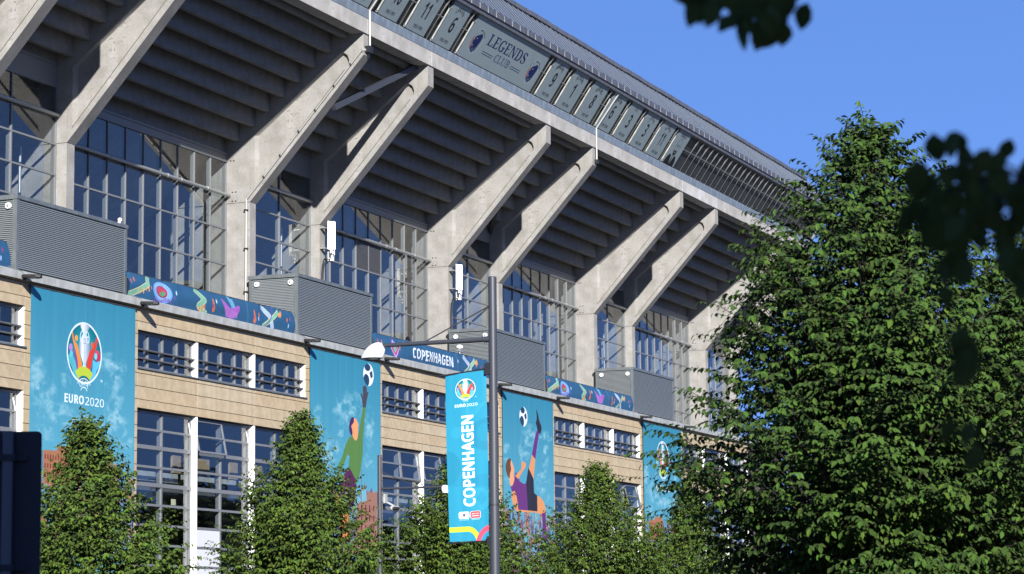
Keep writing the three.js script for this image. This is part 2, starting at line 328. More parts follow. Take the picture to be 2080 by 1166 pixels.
// rain pipes
{
  const g1 = merge([bar([0.38, 26.75, 5.62], [0.38, 28.52, 5.62], 0.045, 8), bar([0.38, 28.52, 5.62], [0.6, 30.45, 6.93], 0.045, 8)]);
  part('rain_pipe', g1, M.pipe, stadium); part('rain_pipe', g1, M.pipe, stadium, [28.35, 0, 0]);
  const low = (z) => edgeLow(z) + 0.27;
  part('rain_pipe', merge([bar([-0.06, low(5.42), 5.42], [-0.06, low(-0.15), -0.15], 0.04, 8), bar([-0.06, low(-0.15), -0.15], [-0.06, 14.6, -0.16], 0.045, 8), bar([0.38, 26.78, 5.62], [-0.06, low(5.42), 5.42], 0.07, 8)]), M.pipe, stadium);
  const cl = []; for (const z of [0.7, 1.5, 2.4, 3.2, 4.1, 4.9]) cl.push(box(-0.13, 0.0, low(z) - 0.045, low(z) + 0.045, z - 0.03, z + 0.03));
  for (const y of [16.5, 18.4, 20.1]) cl.push(box(-0.13, 0.02, y - 0.03, y + 0.03, -0.24, -0.08)); cl.push(box(0.1, 0.46, 26.62, 26.9, 5.5, 5.74));
  part('pipe_clip', merge(cl), M.black, stadium);
  part('pipe_clip', box(28.68, 28.86, 26.6, 26.82, 5.5, 5.7), M.black, stadium);
}
// concourse floor and lower storeys behind the sandstone wall
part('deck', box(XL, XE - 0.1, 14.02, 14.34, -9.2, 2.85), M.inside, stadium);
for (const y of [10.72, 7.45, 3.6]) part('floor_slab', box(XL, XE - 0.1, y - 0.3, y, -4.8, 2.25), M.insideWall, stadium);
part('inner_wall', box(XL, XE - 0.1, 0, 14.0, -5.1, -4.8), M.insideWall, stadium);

// sandstone wall: dark backing with openings, one slab per course
{
  const slabs = new Map();
  const slab = (x0, x1, y0, y1) => {
    const w = +(x1 - x0 - 0.014).toFixed(3), h = +(y1 - y0 - 0.024).toFixed(3), key = w + '/' + h;
    if (!slabs.has(key)) slabs.set(key, [0, 1, 2].map((i) => { const g = box(-w / 2, w / 2, -h / 2, h / 2, -0.06, 0.0); const uv = g.attributes.uv; for (let q = 0; q < uv.count; q++) uv.setXY(q, uv.getX(q) + i * 1.37, uv.getY(q) + i * 0.83); return g; }));
    part('stone_slab', slabs.get(key)[Math.floor(rnd() * 3)], M.stone[Math.floor(rnd() * 5)], stadium, [(x0 + x1) / 2, (y0 + y1) / 2, 2.9 + (rnd() - 0.5) * 0.006]);
  };
  const back = [];
  for (const k of [-2, -1, 0, 1, 2, 3]) {
    const o = k * P, wx0 = o - 14.275, wx1 = o - 0.335, px1 = Math.min(o + 7.325, XE);
    if (wx1 < XL) continue;
    back.push(box(wx1, px1, 0, 14.0, 2.35, 2.835));
    if (k > -2) back.push(box(wx0, wx1, 13.16, 14.0, 2.35, 2.835), box(wx0, wx1, 10.215, 11.74, 2.35, 2.835), box(wx0, wx1, 0, 1.2, 2.35, 2.835));
    const q = [wx0, o - 9.71, o - 4.95, wx1];
    for (let c = 0; k > -2 && c < 3; c++) {
      slab(q[c], q[c + 1], 13.49, 13.98); slab(q[c], q[c + 1], 13.155, 13.49);
      slab(q[c], q[c + 1], 11.53, 11.735); slab(q[c], q[c + 1], 11.04, 11.53); slab(q[c], q[c + 1], 10.55, 11.04); slab(q[c], q[c + 1], 10.215, 10.55);
    }
    for (let i = 0, y = 13.98; y > 3.6; y -= 0.49, i++) for (const [a, b] of [[wx1, wx1 + 0.62], [wx1 + 0.62, px1 - 0.62], [px1 - 0.62, px1]]) if (k < 3) slab(a, b, y - 0.49, y);
    part('reveal', box(wx1 - 0.03, wx1 - 0.004, 11.75, 13.15, 2.55, 2.86), M.white, stadium);
    part('reveal', box(wx1 - 0.03, wx1 - 0.004, 1.2, 10.2, 2.55, 2.86), M.white, stadium);
  }
  part('wall_backing', merge(back), M.joint, stadium);
  part('top_course', merge([-2, -1, 0, 1, 2].map((k) => box(k * P + (k === -2 ? 0 : 0.01), (k + 1) * P - 0.01, 13.99, 14.06, 2.6, 2.93))), M.stone[1], stadium);
  part('cornice', prismX([[2.5, 14.05], [3.12, 14.02], [3.14, 14.28], [3.05, 14.33], [2.5, 14.40]], XL, XE), M.cornice, stadium);
}
// lower windows
const rows = [10.14, 9.49, 8.82, 8.08, 7.41, 6.65, 5.89, 5.14, 4.38, 3.62, 2.86];
for (const k of [-1, 0, 1, 2, 3]) {
  const o = k * P, gx = [o - 14.275, o - 9.71, o - 4.95, o - 0.365], z = 2.62;
  for (const f of [gx[1], gx[2]]) { part('window_fin', box(f - 0.05, f + 0.02, 11.72, 13.12, 2.66, 2.905), M.white, stadium); part('window_fin', box(f - 0.05, f + 0.02, 1.2, 10.2, 2.66, 2.905), M.white, stadium); }
  part('sill', box(gx[0] - 0.05, gx[3] + 0.1, 11.69, 11.738, 2.6, 2.96), M.trim, stadium);
  for (let c = 0; c < 3; c++) {
    const a = gx[c] + 0.02, b = gx[c + 1] - 0.05;
    // high strip window: four lights, two sun bars
    let l = [box(a, b, 13.06, 13.16, z - 0.05, z + 0.05), box(a, b, 11.74, 11.83, z - 0.05, z + 0.06)];
    const mx = [0, 1, 2, 3, 4].map((i) => mix(a + 0.03, b - 0.03, i / 4));
    for (const x of mx) l.push(box(x - 0.045, x + 0.045, 11.83, 13.06, z - 0.14, z + 0.045));
    const w1 = part('window', merge(l), M.frame, stadium);
    for (let i = 0; i < 4; i++) { if (k < 3) pane(w1, mx[i] + 0.045, mx[i + 1] - 0.045, 11.83, 13.06, z); else restPanes(w1, [[mx[i] + 0.045, mx[i + 1] - 0.045, 11.83, 13.06, z]]); }
    for (const y of [12.46, 12.13]) part('sun_bar', merge([prismX([[2.66, y - 0.03], [2.80, y - 0.035], [2.82, y], [2.80, y + 0.025], [2.66, y + 0.03]], a + 0.02, b + 0.12), ...mx.slice(1, 4).map((x) => box(x - 0.04, x + 0.04, y - 0.02, y + 0.02, z + 0.04, 2.7))]), M.frameDark, w1);
    // tall gridded window
    const mid = (a + b) / 2; l = [];
    for (const x of [a + 0.045, mid, b - 0.045]) l.push(box(x - 0.05, x + 0.05, 1.2, 10.2, z - 0.17, z + 0.045));
    rows.forEach((y, i) => { const h = i === 2 || i === 4 ? 0.075 : 0.045; l.push(box(a, b, y - h, y + h, z - 0.045, z + 0.04 + (h > 0.05 ? 0.02 : 0))); });
    const w2 = part('window', merge(l), M.frame, stadium), rest = [];
    const open = (k === 0 && c === 1) ? [0] : (k === 1 && c === 0) ? [0, 1] : (k === 1 && c === 1) ? [0] : (k === 2 && c === 2) ? [1] : [];
    for (let s = 0; s < 2; s++) {
      const sx0 = s ? mid + 0.05 : a + 0.095, sx1 = s ? b - 0.095 : mid - 0.05;
      for (let r = 0; r < rows.length - 1; r++) {
        const q = [sx0, sx1, rows[r + 1] + 0.045, rows[r] - 0.045, z];
        if (open.includes(s) && r < 2) continue;
        if (k === 0 && c === 1 && s === 0 && r >= 6) { part('white_panel', box(q[0], q[1], q[2], q[3], z - 0.03, z + 0.02), M.panel, w2); continue; }
        if (((k === 0 || k === 1) && r < 7) || (k === 2 && r < 4)) pane(w2, ...q); else rest.push(q);
      }
      if (open.includes(s)) { // top-hung sash swung out at the foot
        const h = rows[0] - rows[2], w = sx1 - sx0 + 0.06, ang = k === 1 && c === 0 ? 0.10 : 0.2;
        const sash = part('sash', merge([box(-w / 2, w / 2, -0.07, 0, -0.03, 0.03), box(-w / 2, w / 2, -h, -h + 0.07, -0.03, 0.03), box(-w / 2, w / 2, -h / 2 - 0.03, -h / 2 + 0.03, -0.03, 0.03), box(-w / 2, -w / 2 + 0.07, -h, 0, -0.028, 0.028), box(w / 2 - 0.07, w / 2, -h, 0, -0.028, 0.028)]), M.frame, w2, [(sx0 + sx1) / 2, rows[0] - 0.02, z + 0.06]);
        sash.rotation.x = -ang;
        const gl = new THREE.Mesh(new THREE.PlaneGeometry(w - 0.13, h - 0.13).translate(0, -h / 2, 0), M.glass); gl.name = 'pane'; // glass of the sash rides on the window at the same slope
        gl.position.copy(sash.position); gl.rotation.copy(sash.rotation); gl.name = 'sash_pane'; w2.add(gl);
      }
    }
    if (rest.length) restPanes(w2, rest);
    // things seen inside: roller blinds half down and a timber lining
    if (k < 3) part('blind', box(a + 0.1, b - 0.1, 7.62 + 0.08 * ((c * 2 + k + 3) % 3), 7.98, z - 0.5, z - 0.48), M.cornice, w2);
    if (k === 0 && c > 0) part('timber_lining', box(a + 1.2, b - 0.5, 8.15, 8.85, z - 1.6, z - 1.5), M.wood, w2);
    if (k === 0 && c !== 1) part('paper_notice', box(mid + 0.9, mid + 1.22, 6.72, 6.95, z - 0.06, z - 0.04), M.paper, w2);
    if (k < 2) part('stay_arm', beam([b - 0.2, 9.95, z + 0.03], [b - 0.08, 9.5, z + 0.06], 0.03, 0.03), M.white, w2);
  }
}
// ------------------------------------------------------------------ printed cloth and boards: canvases
function canvasTex(w, h, draw) {
  const c = document.createElement('canvas'); c.width = w; c.height = h; const x = c.getContext('2d'); draw(x, w, h);
  const t = new THREE.CanvasTexture(c); t.colorSpace = THREE.SRGBColorSpace; t.anisotropy = 8; return t;
}
const poly = (x, pts, col) => { x.fillStyle = col; x.beginPath(); pts.forEach(([a, b], i) => (i ? x.lineTo(a, b) : x.moveTo(a, b))); x.closePath(); x.fill(); };
// rounded version: quadratic curves through edge midpoints
function blob(x, pts, col) {
  x.fillStyle = col; x.beginPath(); const n = pts.length, md = (i) => [(pts[i % n][0] + pts[(i + 1) % n][0]) / 2, (pts[i % n][1] + pts[(i + 1) % n][1]) / 2];
  x.moveTo(...md(0)); for (let i = 1; i <= n; i++) x.quadraticCurveTo(...pts[i % n], ...md(i)); x.closePath(); x.fill();
}
const disc = (x, a, b, r, col, ry = r) => { x.fillStyle = col; x.beginPath(); x.ellipse(a, b, r, ry, 0, 0, 7); x.fill(); };
function arcText(x, s, cx, cy, r, mid, step) { [...s].forEach((ch, i) => { const a = mid + (i - (s.length - 1) / 2) * step; x.save(); x.translate(cx + r * Math.sin(a), cy - r * Math.cos(a)); x.rotate(a); x.fillText(ch, 0, 0); x.restore(); }); }
// tournament emblem in metres, the roundel about 2.3 wide centred on (3.53, 2.02)
function emblem(x, plain) {
  x.save();
  disc(x, 3.53, 2.02, 1.19, '#e9edf5', 1.13);
  x.save(); x.beginPath(); x.ellipse(3.53, 2.02, 1.11, 1.05, 0, 0, 7); x.clip();
  const g = x.createRadialGradient(3.53, 1.7, 0.1, 3.53, 2.0, 1.2); g.addColorStop(0, '#2fb6bb'); g.addColorStop(0.55, '#10828f'); g.addColorStop(1, '#0b5b6d'); x.fillStyle = g; x.fillRect(2, 0, 4, 4);
  blob(x, [[2.3, 2.2], [2.75, 2.1], [2.95, 2.4], [3.3, 3.0], [2.9, 3.2], [2.75, 2.6], [2.4, 2.35]], '#56b6c4');
  blob(x, [[2.8, 1.9], [3.0, 2.0], [3.2, 2.6], [3.3, 3.1], [3.1, 2.9]], '#7d4f9c');
  disc(x, 2.62, 1.88, 0.13, '#b58ad0'); blob(x, [[2.45, 1.9], [2.55, 2.1], [2.8, 2.1], [2.85, 1.85], [2.75, 2.0], [2.6, 2.02]], '#8d5fb4');
  disc(x, 2.66, 2.12, 0.12, '#6cc4d0');
  blob(x, [[2.66, 1.25], [2.74, 1.28], [2.86, 1.66], [3.05, 1.72], [3.14, 1.95], [3.38, 2.4], [3.4, 2.75], [3.1, 2.75], [3.12, 2.4], [2.88, 1.85], [2.72, 1.6]], '#f7913d'); disc(x, 2.98, 1.52, 0.10, '#f9a04a', 0.11);
  blob(x, [[4.36, 1.28], [4.45, 1.3], [4.36, 1.75], [4.2, 1.95], [3.98, 2.5], [3.9, 2.8], [3.66, 2.6], [3.72, 2.2], [3.92, 1.85], [4.14, 1.78]], '#e2402f'); disc(x, 4.08, 1.67, 0.10, '#ee5a36', 0.11);
  disc(x, 4.42, 1.95, 0.12, '#e8455e'); blob(x, [[4.3, 2.05], [4.6, 1.9], [4.62, 2.15], [4.4, 2.3]], '#c7304f');
  disc(x, 4.31, 2.06, 0.10, '#7fd0f7', 0.12); blob(x, [[4.1, 2.15], [4.35, 2.3], [4.66, 2.16], [4.6, 2.4], [4.35, 2.6], [4.2, 3.1], [3.85, 3.2], [4.1, 2.6]], '#62bdf0');
  x.restore();
  const c = x.createLinearGradient(3.15, 0, 3.9, 0); c.addColorStop(0, '#8d94a8'); c.addColorStop(0.3, '#f2f4fa'); c.addColorStop(0.6, '#cdd3e2'); c.addColorStop(1, '#8890a6');
  blob(x, [[3.22, 0.94], [3.84, 0.94], [3.83, 1.1], [3.66, 1.22], [3.64, 1.36], [3.9, 1.6], [3.88, 2.0], [3.62, 2.38], [3.63, 2.48], [3.8, 2.66], [3.27, 2.66], [3.45, 2.48], [3.45, 2.38], [3.18, 2.0], [3.16, 1.6], [3.42, 1.36], [3.4, 1.22], [3.24, 1.1]], c);
  x.strokeStyle = '#dfe4ee'; x.lineWidth = 0.05; x.beginPath(); x.ellipse(3.34, 1.42, 0.1, 0.2, 0.2, 0, 7); x.ellipse(3.73, 1.42, 0.1, 0.2, -0.2, 0, 7); x.stroke(); x.strokeStyle = '#8f96aa'; x.lineWidth = 0.02; x.strokeRect(3.46, 1.5, 0.14, 0.17);
  x.strokeStyle = '#c3cf3a'; x.lineWidth = 0.33; x.beginPath(); x.arc(3.53, 3.42, 0.74, -Math.PI / 2 - 0.72, -Math.PI / 2 + 0.72); x.stroke();
  x.fillStyle = '#f4f7fb'; x.textAlign = 'center'; x.textBaseline = 'middle'; x.strokeStyle = '#f4f7fb'; x.lineWidth = 0.035;
  x.beginPath(); x.arc(3.53, 3.5, 0.55, -Math.PI / 2 - 0.9, -Math.PI / 2 + 0.9); x.stroke(); x.beginPath(); x.arc(3.53, 3.5, 0.24, -Math.PI / 2 - 1.1, -Math.PI / 2 + 1.1); x.stroke();
  const put = (s, a, b, size, wide, bold) => { x.save(); x.translate(a, b); x.scale(0.01, 0.01); x.font = (bold ? 'bold ' : '') + Math.round(size * 100) + 'px sans-serif'; if (wide) x.scale(wide * 100 / x.measureText(s).width, 1); x.fillText(s, 0, 0); x.restore(); };
  x.save(); x.translate(3.53, 3.5); x.scale(0.01, 0.01); x.font = '25px sans-serif'; arcText(x, 'UEFA', 0, 0, 39.5, 0, 0.42); x.restore();
  x.textAlign = 'left'; x.textBaseline = 'alphabetic'; put('EURO', 2.2, 3.9, 0.44, 1.36, true); put('2020', 3.6, 3.9, 0.42, 1.33); put('TM', 4.62, 2.98, 0.13);
  x.restore();
}
function clouds(x, list, seed) { // wisps printed on the sky of the banners
  const w = x.canvas.width, h = x.canvas.height, im = x.getImageData(0, 0, w, h), d = im.data, n1 = noiseGrid(32, seed), n2 = noiseGrid(64, seed + 1);
  for (const [cx, cy, rw, rh] of list) for (let j = Math.max(0, (cy - rh * 1.3) * 100 | 0); j < Math.min(h, (cy + rh * 1.3) * 100); j++) for (let i = Math.max(0, (cx - rw * 1.3) * 100 | 0); i < Math.min(w, (cx + rw * 1.3) * 100); i++) {
    const u = (i / 100 - cx) / rw / 1.3, v = (j / 100 - cy) / rh / 1.3, m = Math.max(0, 1 - u * u - v * v), q = i / 100, y = j / 100;
    const f = 0.5 * vnoise(n1, 32, q * 2.2 + y * 0.8, y * 4) + 0.3 * vnoise(n2, 64, q * 5 - y, y * 9) + 0.2 * vnoise(n2, 64, q * 13, y * 21), t = clamp((f - 0.46 + m * 0.12) * 2.4) * Math.sqrt(m) * 0.62, k = (j * w + i) * 4;
    d[k] = mix(d[k], 196, t); d[k + 1] = mix(d[k + 1], 220, t); d[k + 2] = mix(d[k + 2], 226, t);
  }
  x.putImageData(im, 0, 0);
}
function town(x, y0, y1, seed) { // colourful printed skyline: spires and gables, then rows of roofs and canals
  const r = rngOf(seed), cols = ['#9a5a50', '#a86c52', '#77587c', '#55628c', '#9c6276', '#a98f66', '#5f88a0', '#6f9fb4', '#6b5276', '#b38672', '#7fa3b0'], pick = () => cols[Math.floor(r() * cols.length)];
  for (let row = 0; row < 9; row++) for (let i = 0; i < 46; i++) {
    const px = r() * 7.1, w = 0.10 + r() * 0.3, h = 0.10 + r() * (row ? 0.2 : 0.5), b = y0 + row * 0.36 + r() * 0.2, c = pick(); x.fillStyle = c; x.fillRect(px, b - h, w, h + 0.1);
    if (r() > 0.35) poly(x, [[px, b - h], [px + w / 2, b - h - 0.1 - r() * 0.22], [px + w, b - h]], c); if (r() > 0.5) { x.fillStyle = '#d8c9a8'; x.fillRect(px + w * 0.3, b - h * 0.6, w * 0.3, 0.05); }
    if (i % 9 === 0 && row) { x.fillStyle = ['#5e93aa', '#a9c0c0', '#c99a70'][i % 3]; x.fillRect(r() * 6.4, b, 0.5 + r() * 0.9, 0.07 + r() * 0.07); }
  }
}
const football = (x, cx, cy, s) => { disc(x, cx, cy, 0.545 * s, '#f3f5f8', 0.51 * s); x.save(); x.beginPath(); x.ellipse(cx, cy, 0.545 * s, 0.51 * s, 0, 0, 7); x.clip(); disc(x, cx - 0.1, cy - 0.33, 0.3, '#24415f', 0.17); disc(x, cx - 0.22, cy + 0.27, 0.31, '#24415f', 0.29); poly(x, [[cx + 0.1, cy - 0.1], [cx + 0.38, cy - 0.22], [cx + 0.45, cy + 0.05], [cx + 0.25, cy + 0.15]], '#24415f'); x.restore(); };
const SKYB = '#3b8ca6';
function tall(kind) {
  return canvasTex(708, 1160, (x, w, h) => {
    x.fillStyle = SKYB; x.fillRect(0, 0, w, h); x.scale(100, 100);
    const gr = x.createLinearGradient(0, 0, 0, 7); gr.addColorStop(0, '#3687a4'); gr.addColorStop(1, '#66adc4'); x.fillStyle = gr; x.fillRect(0, 0, 7.1, 12);
    if (kind === 'emblem') {
      clouds(x, [[0.5, 3.0, 0.5, 0.6], [0.9, 3.6, 0.7, 0.4], [2.4, 2.8, 0.4, 0.5], [5.4, 2.3, 0.9, 0.4], [5.6, 3.2, 0.6, 0.8], [1.5, 4.3, 1.2, 0.35], [3.8, 4.6, 1.8, 0.3], [5.6, 4.4, 0.9, 0.5], [6.4, 5.0, 0.5, 0.3], [0.9, 5.1, 0.8, 0.25]], 3);
      town(x, 6.2, 11.6, 5);
      poly(x, [[0.93, 5.7], [1.8, 5.68], [1.8, 5.5], [3.1, 5.45], [3.4, 6.9], [0.94, 6.9]], '#b07352');
      x.fillStyle = '#7c2f2c'; for (let r = 0; r < 3; r++) for (let i = 0; i < 13; i++) x.fillRect(1.02 + i * 0.17, 5.84 + r * 0.32 - (i > 5 ? 0.06 : 0), 0.07, 0.17);
      emblem(x);
    } else if (kind === 'keeper') {
      clouds(x, [[4.1, 2.1, 1.3, 0.5], [3.2, 2.6, 0.9, 0.5], [0.7, 3.1, 0.5, 0.7], [2.9, 3.4, 0.3, 0.4], [5.9, 3.0, 0.5, 0.8], [2.3, 4.1, 1.6, 0.5], [1.4, 4.7, 0.9, 0.5], [5.9, 4.5, 0.5, 0.35]], 8);
      town(x, 6.3, 11.6, 9);
      poly(x, [[4.6, 6.3], [5.5, 6.2], [5.75, 5.85], [6.1, 5.95], [6.15, 5.7], [6.3, 5.95], [6.66, 5.8], [6.7, 8.6], [4.5, 8.6]], '#a87662'); poly(x, [[4.4, 5.85], [5.55, 5.8], [5.6, 6.3], [4.5, 6.5]], '#7fb4c8');
      x.fillStyle = '#6d2d3a'; for (let i = 0; i < 12; i++) x.fillRect(5.0 + (i % 4) * 0.42, 6.5 + Math.floor(i / 4) * 0.45, 0.12, 0.26);
      x.fillStyle = '#7b6a5a'; x.fillRect(5.0, 4.95, 0.06, 1.6);
      football(x, 5.8, 0.62, 1);
      blob(x, [[2.57, 6.0], [2.97, 6.4], [3.3, 6.8], [3.75, 6.7], [3.9, 7.6], [3.4, 8.4], [2.9, 7.6], [2.6, 6.6]], '#e98a52');
      blob(x, [[3.53, 4.95], [3.77, 4.95], [4.3, 5.1], [4.6, 5.58], [4.33, 6.3], [4.09, 6.72], [3.53, 6.6], [3.05, 6.5], [2.5, 6.02], [2.97, 5.5], [3.37, 5.2]], '#5a2350'); blob(x, [[3.53, 5.95], [3.68, 6.15], [3.37, 6.6], [3.0, 6.6], [3.05, 6.35]], '#e9ecef');
      poly(x, [[5.2, 2.12], [5.5, 2.11], [5.37, 2.75], [5.22, 3.55], [5.19, 4.19], [4.99, 4.92], [4.66, 5.57], [4.3, 5.3], [4.0, 5.05], [3.74, 4.99], [3.85, 4.42], [3.64, 4.36], [3.21, 4.9], [2.85, 5.12], [2.62, 4.98], [3.13, 4.46], [3.45, 3.9], [3.86, 3.57], [4.18, 3.47], [4.67, 3.51], [4.84, 3.15], [5.05, 2.6]], '#5c8442');
      blob(x, [[4.23, 2.68], [4.56, 2.72], [4.62, 2.84], [4.78, 2.94], [4.69, 3.09], [4.72, 3.26], [4.67, 3.6], [4.43, 3.72], [4.16, 3.55], [4.06, 3.27], [4.0, 2.95]], '#f2a06c');
      blob(x, [[4.3, 2.64], [4.02, 2.68], [3.82, 2.93], [3.78, 3.25], [3.94, 3.48], [4.16, 3.48], [4.12, 3.2], [3.99, 3.1], [4.1, 2.99], [4.3, 2.9]], '#46265a');
      poly(x, [[5.2, 2.15], [5.12, 1.8], [4.94, 1.56], [5.07, 1.53], [5.24, 1.68], [5.2, 1.22], [5.33, 1.18], [5.37, 1.14], [5.5, 1.12], [5.55, 1.2], [5.62, 1.22], [5.66, 1.46], [5.74, 1.38], [5.8, 1.42], [5.67, 1.72], [5.5, 2.13]], '#4b4450');
    } else {
      clouds(x, [[3.9, 2.1, 1.2, 0.6], [2.9, 2.8, 0.7, 0.5], [0.5, 3.1, 0.4, 0.6], [5.8, 2.9, 0.5, 0.8], [5.9, 1.9, 0.9, 0.25], [2.5, 3.3, 0.3, 0.3], [5.4, 4.3, 0.9, 0.6], [5.7, 5.1, 0.7, 0.3], [1.0, 4.4, 0.7, 0.3]], 12);
      town(x, 6.4, 11.6, 14);
      football(x, 2.83, 1.1, 1);
      blob(x, [[4.6, 0.5], [4.92, 0.84], [5.03, 1.17], [5.4, 1.45], [5.25, 1.8], [4.95, 1.86], [4.72, 1.57], [4.66, 1.42], [4.5, 1.28], [4.66, 1.21], [4.7, 0.9]], '#2b2630');
      poly(x, [[4.75, 1.66], [5.0, 1.8], [4.72, 2.47], [4.42, 3.22], [3.96, 3.01], [4.2, 2.5], [4.5, 1.88]], '#6b2f77');
      poly(x, [[3.96, 3.01], [4.42, 3.22], [4.28, 3.77], [4.14, 4.4], [3.79, 4.2], [3.4, 3.95], [3.68, 3.51]], '#e99a63');
      blob(x, [[4.5, 5.1], [5.21, 5.2], [5.75, 5.55], [5.85, 6.1], [5.15, 6.1], [4.5, 6.0], [1.6, 6.1], [1.6, 5.85], [4.3, 5.7]], '#e99a63');
      poly(x, [[5.27, 6.0], [5.8, 5.98], [5.95, 7.4], [5.5, 7.5]], '#6b2f77');
      poly(x, [[3.44, 3.72], [4.14, 4.26], [4.22, 5.0], [4.62, 5.12], [4.64, 5.95], [3.25, 5.95], [3.05, 4.6]], '#2c2a38');
      poly(x, [[1.7, 4.05], [2.04, 4.2], [2.22, 4.5], [2.72, 4.6], [3.11, 4.56], [3.31, 5.95], [1.99, 5.97], [1.81, 5.37], [1.23, 5.2], [0.95, 4.83], [1.5, 4.3]], '#6e3579');
      poly(x, [[1.58, 4.25], [2.14, 4.0], [2.44, 3.85], [2.5, 3.5], [2.75, 3.42], [2.95, 3.5], [3.1, 3.52], [3.04, 3.72], [2.6, 3.98], [2.03, 4.4]], '#e99a63');
      poly(x, [[1.12, 5.1], [1.5, 5.02], [1.77, 5.3], [2.0, 6.1], [1.45, 5.95], [1.1, 5.45]], '#e99a63');
      blob(x, [[0.95, 3.4], [1.27, 3.6], [1.5, 3.93], [1.38, 4.22], [1.55, 4.45], [1.15, 4.85], [0.85, 4.75], [0.8, 4.11], [0.6, 3.6]], '#f0a878');
      blob(x, [[0.7, 3.4], [1.1, 3.38], [0.95, 3.67], [1.1, 3.95], [0.9, 4.14], [0.85, 4.5], [0.46, 4.2], [0.3, 3.92], [0.42, 3.6]], '#6a4632');
    }
    const r = rngOf(2); x.fillStyle = 'rgba(255,255,255,0.16)'; x.fillRect(3.54, 0, 0.02, 12); for (let i = 0; i < 500; i++) { x.fillStyle = `rgba(20,70,110,${0.02 + r() * 0.03})`; x.fillRect(r() * 7.1, r() * 11.6, 0.02 + r() * 0.05, 0.3 + r() * 1.5); }
  });
}
// hanging cloth in the plane z = const (u along x), lightly rippled
function cloth(w, h, nx, ny, seed, amp, bulge = 0, hem = 0) {
  const g = new THREE.PlaneGeometry(w, h, nx, ny).translate(w / 2, -h / 2, 0), p = g.attributes.position, n = noiseGrid(16, seed);
  for (let i = 0; i < p.count; i++) {
    const u = p.getX(i) / w, v = -p.getY(i) / h;
    const f = vnoise(n, 16, u * 9, v * 2.2) + 0.5 * vnoise(n, 16, u * 16 + 3, v * 1.4 + 2) - 0.75, edge = 0.25 + 0.75 * Math.min(1, v * 5);
    const vee = Math.pow(Math.max(0, 1 - Math.abs(((u * 5 + 0.5) % 1) - 0.5) * 4), 2) * Math.max(0, 1 - v * 1.5);
    p.setZ(i, f * amp * edge + bulge * (Math.sin(Math.PI * clamp(v)) * 0.8 + v * 0.5) - vee * amp * 0.6);
    if (hem) p.setY(i, p.getY(i) - v * hem * (0.5 + 0.5 * Math.sin(u * 37 + seed) * Math.sin(u * 11)) + (1 - v) * -hem * 0.35 * Math.sin(Math.PI * ((u * 7) % 1)));
  }
  g.computeVertexNormals(); return g;
}
const clothMat = (map, c = [1, 1, 1]) => mat(c.map((q) => q * 0.76), 0.62, { map, side: THREE.DoubleSide, specularIntensity: 0.6 });
{
  const tex = { emblem: tall('emblem'), keeper: tall('keeper'), striker: tall('striker') };
  [['emblem', 'tall blue facade banner with trophy emblem and printed amphitheatre, leftmost on the wall'], ['keeper', 'tall blue facade banner showing a goalkeeper in green stretching for a ball'], ['striker', 'tall blue facade banner showing a player in purple kicking overhead, right of the street lamp'], ['emblem', 'tall blue facade banner with trophy emblem, farthest away beside the big tree']].forEach(([k, label], i) => {
    const t = thing('facade_banner', label, 'banner', [-21.72 + i * P, 13.87, 3.0], 'tall banners on the sandstone wall');
    part('cloth', cloth(7.08, 11.5, 90, 60, 20 + i, 0.014), clothMat(tex[k], [0.86, 0.92, 0.95]), t);
    part('batten', bar([-0.1, 0.02, -0.02], [7.2, 0.02, -0.02], 0.035, 6), M.steel, t);
  });
}
